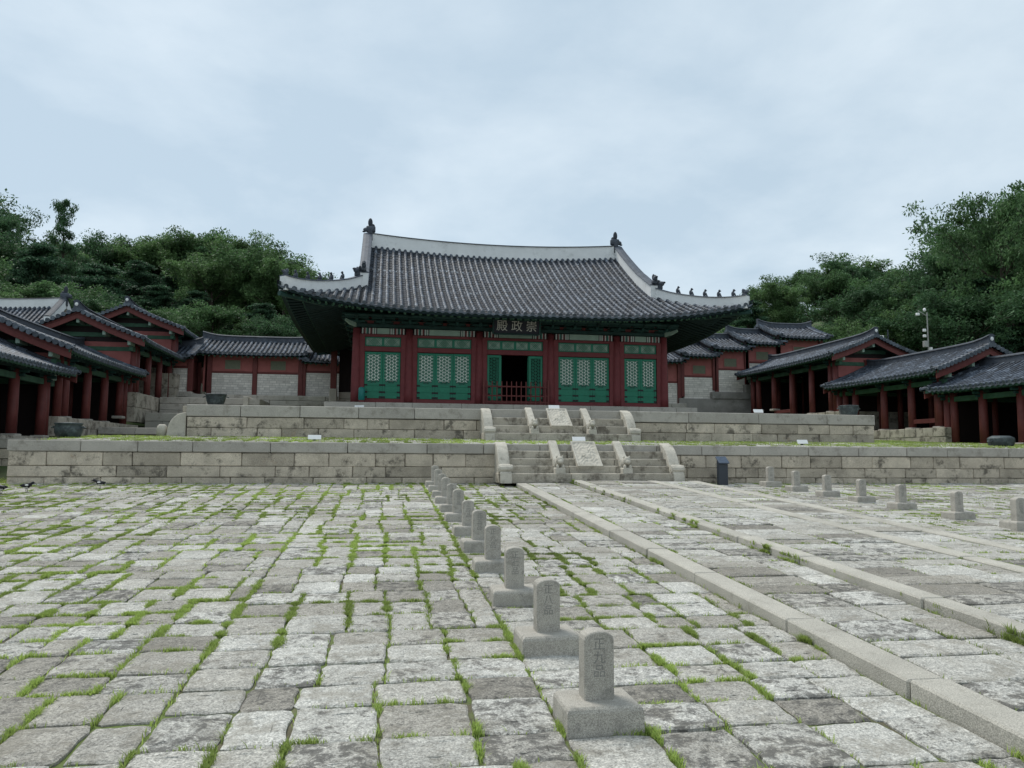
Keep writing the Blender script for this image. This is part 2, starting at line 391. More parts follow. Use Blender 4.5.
def text_mesh(body, size, depth):
    c = bpy.data.curves.new('lettering', 'FONT'); c.body = body; c.size = size; c.extrude = depth/2; c.align_x = 'CENTER'; c.align_y = 'CENTER'
    o = bpy.data.objects.new('lettering', c)
    me = bpy.data.meshes.new_from_object(o)
    bpy.data.objects.remove(o); bpy.data.curves.remove(c)
    return me

# ------------------------------------------------------------------ terrain
def terr(x, y):
    if y < 20.3: return SL*y - 0.10
    if y < 50: return min(SL*20.3 - 0.10 + (y-20.3)*0.11, 3.0)
    return 4.0 + .30*(min(y, 130)-50) if y > 53 else 3.0 + (y-50)*0.63
xs = np.concatenate([np.linspace(-1500, -80, 9), np.linspace(-70, 130, 51), np.linspace(140, 1500, 9)])
ys = np.concatenate([np.linspace(-900, -20, 6), np.linspace(-10, 50, 25), np.linspace(51, 56, 6), np.linspace(58, 134, 30), [220, 500, 1800]])
V = np.array([(x, y, terr(x, y) if y < 134 else 28.0) for y in ys for x in xs]); nx = len(xs)
Fq = np.array([(j*nx+i, j*nx+i+1, (j+1)*nx+i+1, (j+1)*nx+i) for j in range(len(ys)-1) for i in range(nx-1)])
o = bpy.data.objects.new('terrain', np_mesh('terrain', V, Fq, ['terrain'])); COL.objects.link(o); tag(o, kind='structure')

# ------------------------------------------------------------------ paving
BLADES = []          # (x, y, z, weight) seeds for joint grass
def paving(name, x0, x1, y0, y1, rowd, wid, zf, material='paver_granite', gap=0.03, regrid=3, jit=0.011, holes=(), grass=1.0, bound=None):
    vs = []; fs = []; y = y0; r = 0; cols = None
    while y < y1-0.05:
        d = rowd*random.uniform(.78, 1.25)
        if y+d > y1-0.12: d = y1-y
        if cols is None or r % regrid == 0:
            cols = [x0]
            while cols[-1] < x1-wid*.4: cols.append(cols[-1]+wid*random.uniform(.76, 1.26))
            cols[-1] = x1
        else:
            cols = [x0]+[c+random.uniform(-.07, .07)*wid for c in cols[1:-1]]+[x1]
        wob = [random.uniform(-.012, .012) for _ in range(len(cols)+1)]
        i = 0
        while i < len(cols)-1:
            a, b = cols[i], cols[i+1]
            ga, gb = gap*random.uniform(.5, 1.5)/2, gap*random.uniform(.5, 1.5)/2
            A, B, C_, D_ = a+ga, b-gb, y+gap*.35+wob[i], y+d-gap*.35+wob[i+1]
            zj = random.uniform(-.008, .008); tx = random.uniform(-.012, .012); ty = random.uniform(-.015, .015)
            per = []
            for (p, q) in (((A, C_), (B, C_)), ((B, C_), (B, D_)), ((B, D_), (A, D_)), ((A, D_), (A, C_))):
                for t in (0, .16, .38, .62, .84):
                    px = p[0]+(q[0]-p[0])*t; py = p[1]+(q[1]-p[1])*t
                    if t: px += random.uniform(-jit, jit); py += random.uniform(-jit, jit)
                    else:
                        px += (0.016 if px < (A+B)/2 else -0.016)*random.random(); py += (0.016 if py < (C_+D_)/2 else -0.016)*random.random()
                    per.append((px, py))
            cx, cy = (A+B)/2, (C_+D_)/2
            n = 20; o_ = len(vs)
            def Z(px, py, dz): return zf(px, py)+zj+tx*(px-cx)+ty*(py-cy)+dz
            for px, py in per: vs.append((px, py, Z(px, py, -.075)))
            for px, py in per: vs.append((px, py, Z(px, py, -.009)))
            for px, py in per:
                qx = px+(cx-px)*min(.10, .014/max(abs(cx-A), .05)); qy = py+(cy-py)*min(.14, .016/max(abs(cy-C_), .05))
                vs.append((qx, qy, Z(qx, qy, random.uniform(-.003, .003))))
            for px, py in per:
                qx = px+(cx-px)*.5; qy = py+(cy-py)*.5; vs.append((qx, qy, Z(qx, qy, random.uniform(-.002, .009))))
            for k in range(3):
                for q in range(n): fs.append((o_+k*n+q, o_+k*n+(q+1) % n, o_+(k+1)*n+(q+1) % n, o_+(k+1)*n+q))
            fs.append(tuple(o_+3*n+q for q in range(n)))
            if grass:
                BLADES.append((a, y, a, y+d, grass))          # joint along the depth
                BLADES.append((a, y, b, y, grass*(.27 if y < 5 else .5)))        # joint across
            i += 1
        y += d; r += 1
    me = bpy.data.meshes.new(name); me.from_pydata(vs, [], fs); me.materials.append(MAT[material]); me.update()
    o = bpy.data.objects.new(name, me); COL.objects.link(o); tag(o, kind='structure')
    return o
def sheet(name, x0, x1, y0, y1, zf, material, nx=2, ny=2):
    X = np.linspace(x0, x1, nx); Y = np.linspace(y0, y1, ny)
    V = np.array([(x, y, zf(x, y)) for y in Y for x in X])
    F = np.array([(j*nx+i, j*nx+i+1, (j+1)*nx+i+1, (j+1)*nx+i) for j in range(ny-1) for i in range(nx-1)])
    o = bpy.data.objects.new(name, np_mesh(name, V, F, [material])); COL.objects.link(o); return tag(o, kind='structure')
zc = lambda x, y: SL*y
zl = lambda x, y: SL*y + (0.09 if x < 6.7 else 0.145)
zm = lambda x, y: SL*y + 0.155
sheet('ground', -16, 26, -3, 20.2, lambda x, y: SL*y-.022, 'soil')
for xa, xb in ((-15, -9.1), (-9.1, -4.4), (-4.4, -1.2), (-1.2, 1.0), (1.0, 3.26)): paving('courtyard_paving', xa, xb, 1.2, 19.86, .43, .405, zc, gap=.018, grass=1.0)
for xa, xb in ((8.02, 10.9), (10.9, 15), (15, 25)): paving('courtyard_paving', xa, xb, 1.2, 19.86, .40, .58, zc, gap=.024, grass=.6)
paving('path_paving', 3.55, 4.69, 1.2, 18.85, .43, .62, zl, gap=.022, grass=.32, regrid=1)
paving('path_paving', 4.95, 6.64, 1.2, 18.85, .40, .80, zm, gap=.020, grass=.18, regrid=1)
paving('path_paving', 6.91, 7.74, 1.2, 18.85, .43, .75, zl, gap=.022, grass=.2, regrid=1)
def kerb(x0, x1, z1, nm):
    b = MB(); y = -1.0
    while y < 18.85:
        l = random.uniform(1.45, 2.15); y2 = min(y+l, 18.86)
        if 18.86-y2 < .5: y2 = 18.86
        dz = random.uniform(-.006, .006); o_ = len(b.v)
        b.box(x0+random.uniform(-.008, .008), x1, y+.006, y2-.006, -.12, z1+dz, c=.014, jit=.003)
        for k in range(o_, len(b.v)):
            vx, vy, vz = b.v[k]; b.v[k] = (vx, vy, vz+SL*vy)
        y = y2
    return tag(b.build('path_kerb', 'kerb_granite'), kind='structure')
kerb(3.27, 3.535, .100, 'a'); kerb(4.70, 4.935, .168, 'b'); kerb(6.65, 6.895, .166, 'c'); kerb(7.75, 8.005, .158, 'd')
sheet('path_bed', 3.4, 7.9, -3, 18.86, lambda x, y: SL*y+.055, 'soil')
sheet('path_bed', 4.8, 7.85, -3, 18.86, lambda x, y: SL*y+.125, 'soil')
for xk in (3.265, 4.69):         # tufts along the foot of the kerbs
    for k in range(60): BLADES.append((xk-.012, 1.5+k*.29, xk-.012, 1.79+k*.29, 2.6*(random.random()**1.3)))
for k in range(50): BLADES.append((3.55, 1.5+k*.35, 3.55, 1.85+k*.35, .55*random.random()))
for k in range(90): BLADES.append((-8.5+k*.3, 19.86, -8.2+k*.3, 19.86, 1.3*random.random()))

TURF = [(-9.5, -5.9, 24.2, 26.0, 2.10, 0, 24.4, 4000), (16.9, 25, 24.4, 31, 2.19, .04, 24.4, 7000), (-13, -8.65, 19.9, 24.0, None, SL, 0, 9000), (-8.4, 25, 20.5, 24, 2.0, .052, 20.2, 26000)]

# ------------------------------------------------------------------ granite terraces
def coursed(b, x0, x1, y0, z0f, hs, thick=.35, minl=.65, maxl=1.5, along='x', jit=.006, flip=1):
    """courses of blocks with the face at y0 (or at x=y0 when along='y')"""
    z = z0f
    for h in hs:
        x = x0
        while x < x1-.01:
            l = random.uniform(minl, maxl)
            if x1-(x+l) < minl*.6: l = x1-x
            d = random.uniform(-.012, .012)
            if along == 'x': b.box(x+.006, x+l-.006, y0+d, y0+thick+d, z+.005, z+h-.005, c=.016, jit=jit)
            else:
                a, c_ = (y0+d, y0+thick+d) if flip > 0 else (y0-thick+d, y0+d)
                b.box(a, c_, x+.006, x+l-.006, z+.005, z+h-.005, c=.016, jit=jit)
            x += l
        z += h
    return z
# lower terrace
t = thing('terrace_wall', 'long lower granite terrace wall of coursed blocks at the back of the paved court', 'terrace wall', (0, 19.9, .97))
b = MB(); coursed(b, -8.70, 26, 0, -.06, (.21, .27, .335)); coursed(b, .38, 4.2, -8.70, -.06, (.21, .27, .335), along='y')
b.box(-8.5, 26, .12, .5, -.06, .75)
b.build('wall_blocks', 'wall_granite', t)
b = MB(); coursed(b, -8.73, 26, -.025, .757, (.275,), thick=.5, minl=1.2, maxl=2.2, jit=.003); coursed(b, .48, 4.2, -8.73, .757, (.275,), thick=.45, minl=1.2, maxl=2, along='y', jit=.003)
b.build('capstone', 'cap_granite', t)
zt1 = lambda x, y: 2.0 + .052*(y-20.2)
sheet('terrace_ground', -8.5, 26, 20.1, 24.6, lambda x, y: zt1(x, y)-.035, 'turf')
zleft = lambda y: 2.10+.058*max(0, y-28.5)
sheet('terrace_ground', -11.2, -5.5, 24.4, 46, lambda x, y: zleft(y), 'cement', ny=12)
sheet('terrace_ground', 16.6, 26, 24.4, 46, lambda x, y: 2.19+.040*(y-24.4), 'turf')
paving('terrace_paving', -8.1, 25.5, 20.42, 24.1, .46, .62, zt1, gap=.10, grass=1.3, jit=.03)
# wall at far left
t = thing('terrace_wall', 'short granite platform wall at the far left behind the corner of the lower terrace', 'terrace wall', (-14, 24.1, 1.06))
b = MB(); coursed(b, -8, 5.6, 0, -.1, (.28, .27, .29)); b.build('wall_blocks', 'wall_granite', t)
b = MB(); coursed(b, -8, 5.6, -.02, .742, (.31,), thick=.5, minl=1.2, maxl=2); b.build('capstone', 'cap_granite', t)
sheet('platform_ground', -30, -8.4, 24.5, 31, lambda x, y: 2.10, 'cement')
# upper terrace
t = thing('terrace_wall', 'upper granite terrace wall with three courses below the throne hall', 'terrace wall', (0, 24.2, 2.22))
b = MB(); coursed(b, -5.76, 16.78, 0, -.05, (.30, .325), maxl=1.9); coursed(b, .38, 21, -5.76, -.05, (.30, .325), along='y'); coursed(b, .38, 21, 16.78, -.05, (.30, .325), along='y', flip=-1)
b.box(-5.7, 16.6, .12, .5, 0, .58)
b.build('wall_blocks', 'wall_granite', t)
b = MB(); coursed(b, -5.79, 16.81, -.025, .585, (.36,), thick=.55, minl=1.3, maxl=2.6, jit=.003); coursed(b, .54, 21, -5.79, .585, (.36,), thick=.5, along='y', jit=.003); coursed(b, .54, 21, 16.81, .585, (.36,), thick=.5, along='y', flip=-1, jit=.003)
b.build('capstone', 'cap_granite', t)
zt2 = lambda x, y: 3.15 + .052*(y-24.4)
sheet('terrace_ground', -5.6, 16.55, 24.5, 46, lambda x, y: min(zt2(x, y), 3.62)-.03, 'soil', ny=12)
paving('terrace_paving', -5.4, 16.3, 24.76, 30.4, .6, .8, zt2, material='cap_granite', gap=.02, grass=.12)

# ------------------------------------------------------------------ stairs
def stairs(label, xc, half, inner, slab, ywall, yfoot, zbot, ztop, nst):
    t = thing('stone_stairs', label, 'stairs', (xc, yfoot, zbot))
    run = (ywall-yfoot-.12); rise = (ztop-zbot)/nst; D = ywall-yfoot
    for k in range(nst-1):
        b = MB(); y0 = .12+run*k/(nst-1); x = -half+.2
        hw = half-.2 if k else half+.05
        x = -hw; zj = random.uniform(-.006, .006)
        while x < hw-.01:
            l = random.uniform(1.1, 1.9); l = hw-x if hw-x-l < .6 else l
            b.box(x+.004, x+l-.004, y0 - (.0 if k else .06), D+.1, rise*k-.08+.002*k, rise*(k+1)+zj-.02, c=.018, jit=.006)
            x += l
        b.build('step', 'step_granite', t)
    H = ztop-zbot; s = H/1.08
    def outer(sx):
        prof = [(D+.02, -.08), (D+.02, H+.02)]
        for f, h in ((.10, 1.075), (.24, 1.05), (.40, .98), (.55, .88), (.68, .76), (.79, .63), (.88, .50), (.95, .40)): prof.append((D-f*D/1.36, h*s))
        prof += [(.36, .36*s), (.30, .42*s), (.22, .45*s), (.13, .43*s), (.07, .37*s), (.06, .30*s), (.10, .24*s), (.03, .20*s), (.0, -.08)]
        b = MB(); b.prism(prof[::-1], 'x', -.145, .145, bev=.02)
        b.tube([(-.175, .19, .32*s), (.175, .19, .32*s)], .115*s, n=16)
        b.tube([(-.19, .19, .32*s), (.19, .19, .32*s)], .05*s, n=12)
        return b.build('balustrade', 'carved_granite', t, (sx*(half-.13), 0, 0))
    outer(-1); outer(1)
    def innr(sx):
        b = MB(); nose = lambda y: rise*(1+(y-.12)*(nst-1)/run)
        ye = D
        prof = [(ye+.12, H-.2), (ye+.12, H+.03), (ye+.02, H+.07), (ye-.10, nose(ye-.10)+.09), (.40, nose(.40)+.10), (.34, nose(.34)+.02), (.34, rise*.7)]
        b.prism(prof[::-1], 'x', -.11, .11, bev=.02)
        z = rise
        b.box(-.13, .13, .08, .40, z-.06, z+.12, c=.02)                       # base the beast sits on
        b.ellip((0, .30, z+.25), (.11, .16, .13)); b.ellip((0, .17, z+.30), (.10, .11, .11))
        b.ellip((0, .09, z+.27), (.07, .07, .06)); b.ellip((-.07, .2, z+.39), (.025, .04, .04)); b.ellip((.07, .2, z+.39), (.025, .04, .04))
        b.ellip((-.07, .13, z+.14), (.04, .06, .07)); b.ellip((.07, .13, z+.14), (.04, .06, .07))
        o_ = b.build('balustrade', 'carved_granite', t, (sx, 0, 0)); o_['label'] = 'inner balustrade carved as a crouching stone beast'
    for s_ in inner: innr(s_)
    # carved slab between the inner balustrades
    b = MB(); n, m = 34, 46; vs = []; fs = []
    ya_ = .12+run/(nst-1)
    y0, z0, y1, z1 = ya_-.08, rise*2-.02, D+.03, H+.055
    L = math.hypot(y1-y0, z1-z0); nrm = np.array([0, -(z1-z0)/L, (y1-y0)/L])
    for j in range(m+1):
        for i in range(n+1):
            u = i/n*2-1; v = j/m*2-1
            h = 0.0
            if abs(u) < .84 and abs(v) < .88:
                h = -.016
                for sg in (-1, 1):                                             # two swirling bird reliefs with clouds round them
                    du, dv = u-sg*.30, v-sg*.22; r = math.hypot(du, dv*1.25); a = math.atan2(dv, du)
                    h += .024*max(0, 1-r/.52)*(0.6+.5*math.sin(5*a+13*r*sg))
                h += .009*math.sin(11*u+3*math.sin(6*v))*math.sin(12*v+2*math.sin(7*u))
            p = np.array([slab[0]+(slab[1]-slab[0])*(u+1)/2, y0+(y1-y0)*j/m, z0+(z1-z0)*j/m]) + nrm*h
            vs.append(p)
    for j in range(m):
        for i in range(n): fs.append((j*(n+1)+i, j*(n+1)+i+1, (j+1)*(n+1)+i+1, (j+1)*(n+1)+i))
    q = len(vs); per = [i for i in range(n+1)]+[(j+1)*(n+1)-1 for j in range(1, m+1)]+[m*(n+1)+i for i in range(n-1, -1, -1)]+[j*(n+1) for j in range(m-1, 0, -1)]
    for i in per: vs.append(np.array(vs[i])-nrm*.13)
    for k in range(len(per)): fs.append((per[k], q+k, q+(k+1) % len(per), per[(k+1) % len(per)]))
    b.add(vs, fs); o_ = b.build('carved_slab', 'carved_granite', t); o_['label'] = 'sloping slab with carved relief in the middle of the flight'
    return t
stairs('lower granite stairs rising from the paved path, with four balustrades and a carved slab', 5.28, 2.38, (-.86, .90), (-.36, .30), 19.93, 18.86, 1.09, 2.03, 5)
stairs('upper granite stairs in front of the hall door, with four balustrades and a carved slab', 5.48, 2.42, (-.90, .92), (-.31, .36), 24.22, 22.95, 2.14, 3.165, 4)
# side stair of the upper terrace, seen from the front as a curved cheek
t = thing('stone_stairs', 'side stairs at the left end of the upper terrace with a quarter round cheek', 'stairs', (-5.80, 24.25, 2.2))
prof = [(0, 0), (0, .74)]
for a in range(0, 91, 10): prof.append((-.03-.50*math.sin(rad(a)), .12+.60*math.cos(rad(a))))
prof += [(-.55, 0)]
b = MB(); b.prism([(p[0], p[1]) for p in prof], 'y', 0, .28, bev=.02); b.build('balustrade', 'carved_granite', t)
b = MB(); b.lathe([(.145, -.02), (.15, .22), (.13, .31), (.08, .36)], 14, ctr=(-.70, .14)); b.build('newel_stone', 'carved_granite', t, smooth=True)
for k in range(4):
    b = MB(); b.box(-.66+.16*k, .02, .29, 2.4, .235*k-.05, .235*(k+1)-.01, c=.015); b.build('step', 'step_granite', t)
b = MB(); b.prism([(p[0], p[1]) for p in prof], 'y', 2.4, 2.68, bev=.02); b.build('balustrade', 'carved_granite', t)

# ------------------------------------------------------------------ tiled roofs
ANG = [math.pi*k/4 for k in range(5)]
def tile_row(b, pts, lat, r, disc=True, mi=0, mend=2):
    lat = np.array(lat, float); lat /= np.linalg.norm(lat)
    for i in range(len(pts)-1):
        p0, p1 = np.array(pts[i]), np.array(pts[i+1]); d = p1-p0; d = d/(np.linalg.norm(d)+1e-9)
        n = np.cross(lat, d); n = n/(np.linalg.norm(n)+1e-9)
        if n[2] < 0: n = -n
        j = random.uniform(-.006, .006)
        vs = [p0 + r*1.06*(math.cos(a)*lat+math.sin(a)*n)+lat*j for a in ANG]+[p1 + r*.92*(math.cos(a)*lat+math.sin(a)*n)+lat*j for a in ANG]
        b.add(vs, [(k, k+1, 6+k, 5+k) for k in range(4)]+[(4, 3, 2, 1, 0)], mi)
    if disc:
        p0 = np.array(pts[0]); d = np.array(pts[1])-p0; d /= np.linalg.norm(d); n = np.cross(lat, d)
        if n[2] < 0: n = -n
        c = p0-d*.012+n*r*.15; rr = r*1.12
        vs = [c+rr*(math.cos(2*math.pi*k/12)*lat+math.sin(2*math.pi*k/12)*n) for k in range(12)]+[c+d*.05+rr*(math.cos(2*math.pi*k/12)*lat+math.sin(2*math.pi*k/12)*n) for k in range(12)]
        b.add(vs, [tuple(range(12))]+[(k, (k+1) % 12, 12+(k+1) % 12, 12+k) for k in range(12)], mend)
def roof_field(b, S, us, tmax, tl=.30, r=.075, lip=True, rows=True):
    us = list(us)
    for i, u in enumerate(us):
        T = tmax(u)
        if rows and T > .12:
            n = max(1, int(round(T/tl))); ts = [T*k/n for k in range(n+1)]
            lat = S(u+.01, T*.3)-S(u-.01, T*.3)
            tile_row(b, [S(u, t)+np.array([0, 0, .02]) for t in ts], lat, r)
        if i+1 < len(us):
            u2 = us[i+1]; um = (u+u2)/2; T2 = tmax(u2); Tm = max(tmax(um), .02)
            T, T2 = max(T, .02), max(T2, .02)
            n = max(1, int(round(max(T, T2)/tl)))
            for k in range(n):
                f0, f1 = k/n, (k+1)/n; up = np.array([0, 0, .018]); dn = np.array([0, 0, -.028])
                vs = [S(u, T*f0)+up, S(um, Tm*f0)+up+dn, S(u2, T2*f0)+up, S(u, T*f1), S(um, Tm*f1)+dn, S(u2, T2*f1)]
                b.add(vs, [(0, 1, 4, 3), (1, 2, 5, 4)], 1)
                if k == 0 and lip:       # the drooping lip tile at the eave
                    d = np.array([0, 0, -.085])
                    b.add([vs[0]+d*.5, vs[1]+d, vs[2]+d*.5, vs[2], vs[1], vs[0]], [(0, 1, 4, 5), (1, 2, 3, 4)], 2)
def ridge_strip(b, pts, h, wd, side, white=0, tile=1, cap=.07, hs=None):
    """a plastered ridge: rectangular band along pts with a rounded tile capping"""
    side = np.array(side, float); side /= np.linalg.norm(side); P = [np.array(p, float) for p in pts]
    up = np.array([0, 0, 1.0]); n = len(P)
    H = hs if hs is not None else [h]*n
    vs = []
    for p, hh in zip(P, H): vs += [p-side*wd/2-up*.12, p+side*wd/2-up*.12, p+side*wd/2*.92+up*hh, p-side*wd/2*.92+up*hh]
    fs = []
    for i in range(n-1):
        for k in range(4): fs.append((i*4+k, i*4+(k+1) % 4, (i+1)*4+(k+1) % 4, (i+1)*4+k))
    fs += [(0, 1, 2, 3), tuple((n-1)*4+k for k in (3, 2, 1, 0))]
    b.add(vs, fs, white)
    if cap:
        vs = []
        for p, hh in zip(P, H): vs += [p+up*hh-side*(wd/2+.035), p+up*hh+side*(wd/2+.035), p+up*(hh+.035)+side*(wd/2+.02), p+up*(hh+cap)+side*wd*.22, p+up*(hh+cap)-side*wd*.22, p+up*(hh+.035)-side*(wd/2+.02)]
        fs = []
        for i in range(n-1):
            for k in range(6): fs.append((i*6+k, i*6+(k+1) % 6, (i+1)*6+(k+1) % 6, (i+1)*6+k))
        fs += [tuple(range(6)), tuple((n-1)*6+k for k in range(5, -1, -1))]
        b.add(vs, fs, tile)
def strip_mesh(b, top, bot, th, side, mi=0):
    """plank between two polylines, thickness th along side"""
    side = np.array(side, float); n = len(top); vs = []
    for a, c in zip(top, bot): a = np.array(a); c = np.array(c); vs += [a, c, c+side*th, a+side*th]
    fs = []
    for i in range(n-1):
        for k in range(4): fs.append((i*4+k, i*4+(k+1) % 4, (i+1)*4+(k+1) % 4, (i+1)*4+k))
    fs += [(0, 1, 2, 3), tuple((n-1)*4+k for k in (3, 2, 1, 0))]
    b.add(vs, fs, mi)

# ------------------------------------------------------------------ throne hall
HX, HY, HZ = 5.34, 31.2, 3.74
hall = thing('throne_hall', 'large red and green palace hall with curved tiled roof and white ridges', 'hall', (HX, HY, HZ))
RY = 5.8                              # the ridge stands 5.8 m behind the facade
EZ, TZ = 3.38, 7.72                   # eave and ridge height above the hall floor
HW, GX, TH = 9.25, 6.25, 3.20          # roof half width, gable position, hip start
def E_(u): return 8.15+.45*(abs(u)/HW)**2.6
def P_(d): return TZ-.66*d+.0157*d*d
def lift(u, t): return .88*(abs(u)/HW)**3.2*max(0, 1-t/5.0)**1.4
def S_main(sgn):
    def S(u, t):
        d = E_(u)-t; q = max(0, 1-d/8.1)
        return np.array([u, RY+sgn*d, P_(d)+lift(u, t)+.30*min(1, abs(u)/GX)**2*q])
    return S
def t_main(u):
    return E_(u) if abs(u) <= GX else TH*(HW-abs(u))/(HW-GX)*(1.0)
EC = E_(HW)
def S_side(sgn):
    def S(v, t):          # v along y from the ridge line, t inward from the side eave
        ed = HW-.25+.25*(abs(v)/EC)**2.6
        f = t/(ed-GX+.35); zc_ = P_(8.15)+(P_(EC-TH)-P_(8.15))*f*(.85+.15*f)
        return np.array([sgn*(ed-t), RY+v, zc_+.88*(abs(v)/EC)**3.2*max(0, 1-t/4.2)**1.4])
    return S
def t_side(v):
    ed = HW-.25+.25*(abs(v)/EC)**2.6
    lim = EC-TH
    return ed-GX+.35 if abs(v) <= lim else (ed-GX)*(EC-abs(v))/TH
us = np.linspace(-HW+.06, HW-.06, 67); vs_ = np.linspace(-EC+.06, EC-.06, 59)
for sgn in (-1, 1):
    b = MB(); roof_field(b, S_main(sgn), us, t_main, tl=.31, r=.072)
    b.build('roof_tiles', ['roof_tile', 'roof_pan', 'tile_end'], hall, smooth=False)
    b = MB(); roof_field(b, S_side(sgn), vs_, t_side, tl=.31, r=.072)
    b.build('roof_tiles', ['roof_tile', 'roof_pan', 'tile_end'], hall)
# soffit boards
def soffit(b, S, us, tm, off, deep):
    n = 6
    for i in range(len(us)-1):
        for k in range(n):
            q = []
            for uu, kk in ((us[i], k), (us[i+1], k), (us[i+1], k+1), (us[i], k+1)):
                T = min(tm(uu), deep); q.append(S(uu, max(.03, T)*kk/n)-np.array([0, 0, off]))
            b.add(q, [(0, 1, 2, 3)])
b = MB()
for sgn in (-1, 1):
    soffit(b, S_main(sgn), np.linspace(-HW, HW, 40), t_main, .17, 3.4); soffit(b, S_side(sgn), np.linspace(-EC, EC, 36), t_side, .17, 3.4)
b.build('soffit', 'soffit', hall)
# eave board under the tile lips
b = MB()
for sgn in (-1, 1):
    S = S_main(sgn); U = np.linspace(-HW+.05, HW-.05, 41)
    strip_mesh(b, [S(u, .07)-np.array([0, 0, .05]) for u in U], [S(u, .07)-np.array([0, 0, .15]) for u in U], .05, (0, -sgn, 0))
    S = S_side(sgn); U = np.linspace(-EC+.05, EC-.05, 37)
    strip_mesh(b, [S(u, .07)-np.array([0, 0, .05]) for u in U], [S(u, .07)-np.array([0, 0, .15]) for u in U], .05, (-sgn, 0, 0))
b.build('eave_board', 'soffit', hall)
# rafters: two tiers, with green ends
def rafter(S, u, name='rafter'):
    b = MB(); T = 3.2; fan = 0
    pts = [S(u, t)-np.array([0, 0, o_]) for t, o_ in ((.16, .215), (1.0, .235))]
    b.tube(pts, .048, 6, 0)
    pts = [S(u, t)-np.array([0, 0, o_]) for t, o_ in ((.75, .36), (1.5, .36), (2.9, .38))]
    b.tube(pts, .062, 6, 0)
    c = S(u, .155)-np.array([0, 0, .215]); d = (S(u, 0)-S(u, .3)); d /= np.linalg.norm(d)
    b.tube([c, c+d*.012], .047, 6, 1)
    c = S(u, .745)-np.array([0, 0, .36]); b.tube([c, c+d*.012], .060, 6, 1)
    return b
def rafter_fan(S, u, lim, full):
    """towards the corners the rafters fan out"""
    b = MB(); s = 1 if u > 0 else -1; k = (abs(u)-lim)/(full-lim)
    def Q(t, o_): return S(u-s*k*t*.75, t)-np.array([0, 0, o_])
    b.tube([Q(.16, .215), Q(1.0, .235)], .048, 6, 0); b.tube([Q(.75, .36), Q(2.3, .38)], .062, 6, 0)
    b.tube([Q(.15, .215), Q(.162, .215)], .047, 6, 1); b.tube([Q(.74, .36), Q(.752, .36)], .06, 6, 1)
    return b
rest = MB(); nraf = 0
for S, rng_, lim, full in ((S_main(-1), np.linspace(-HW+.2, HW-.2, 62), 6.0, HW), (S_side(-1), np.linspace(-EC+.2, EC-.2, 54), 6.2, EC), (S_side(1), np.linspace(-EC+.2, EC-.2, 54), 6.2, EC)):
    for u in rng_:
        bb = rafter_fan(S, u, lim, full) if abs(u) > lim else rafter(S, u)
        if nraf < 98: bb.build('rafter', ['soffit', 'beam_green'], hall); nraf += 1
        else: rest.add(bb.v, [f for f in bb.f])
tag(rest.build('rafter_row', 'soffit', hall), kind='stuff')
# corner hip beams
for sx in (-1, 1):
    for sy in (-1, 1):
        b = MB(); c = S_main(sy)(sx*(HW-.1), .05); e_ = np.array([sx*6.2, RY+sy*(EC-3.1), P_(EC-3.1)-.35])
        b.tube([c-np.array([0, 0, .30]), (c+e_)/2-np.array([0, 0, .40]), e_], [.10, .13, .14], 6); b.build('hip_beam', 'dark_green_paint', hall)
# ridges
def zr_(u): return TZ+.30*min(1, abs(u)/GX)**2
b = MB(); ridge_strip(b, [(u, RY, zr_(u)-.05) for u in np.linspace(-GX, GX, 25)], .60, .34, (0, 1, 0)); b.build('main_ridge', ['ridge_plaster', 'ridge_tile'], hall)
def figure(kind, parent, loc, ang):
    b = MB()
    if kind == 'head':        # square-jawed ridge beast with a raised crest
        b.box(-.12, .12, -.20, .20, -.50, .12, c=.03); b.box(-.27, .24, -.13, .13, .02, .36, c=.05)
        b.ellip((.20, 0, .16), (.22, .11, .13)); b.ellip((.02, 0, .56), (.13, .09, .26)); b.ellip((-.12, 0, .36), (.12, .1, .14))
        b.ellip((.36, 0, .05), (.10, .08, .05)); nm = 'ridge_beast'
    elif kind == 'beast':     # crouching dragon head at the foot of a ridge
        b.box(-.14, .16, -.10, .10, -.04, .14, c=.03); b.ellip((.10, 0, .20), (.19, .10, .12)); b.ellip((.26, 0, .24), (.08, .07, .05)); b.ellip((-.10, 0, .30), (.09, .07, .15)); b.ellip((.02, .05, .31), (.05, .03, .08)); b.ellip((.02, -.05, .31), (.05, .03, .08)); nm = 'ridge_beast'
    else:                     # small seated figure
        b.ellip((-.03, 0, .12), (.07, .055, .12)); b.ellip((.02, 0, .26), (.05, .045, .06)); b.ellip((.06, 0, .245), (.04, .025, .025)); b.tube([(.03, .03, .17), (.09, .03, .02)], .02, 6); b.tube([(.03, -.03, .17), (.09, -.03, .02)], .02, 6); b.box(-.10, .11, -.06, .06, -.02, .03, c=.01); nm = 'roof_figure'
    o = b.build(nm, 'ridge_tile', parent, loc, smooth=True); o.rotation_euler = (0, 0, ang); return o
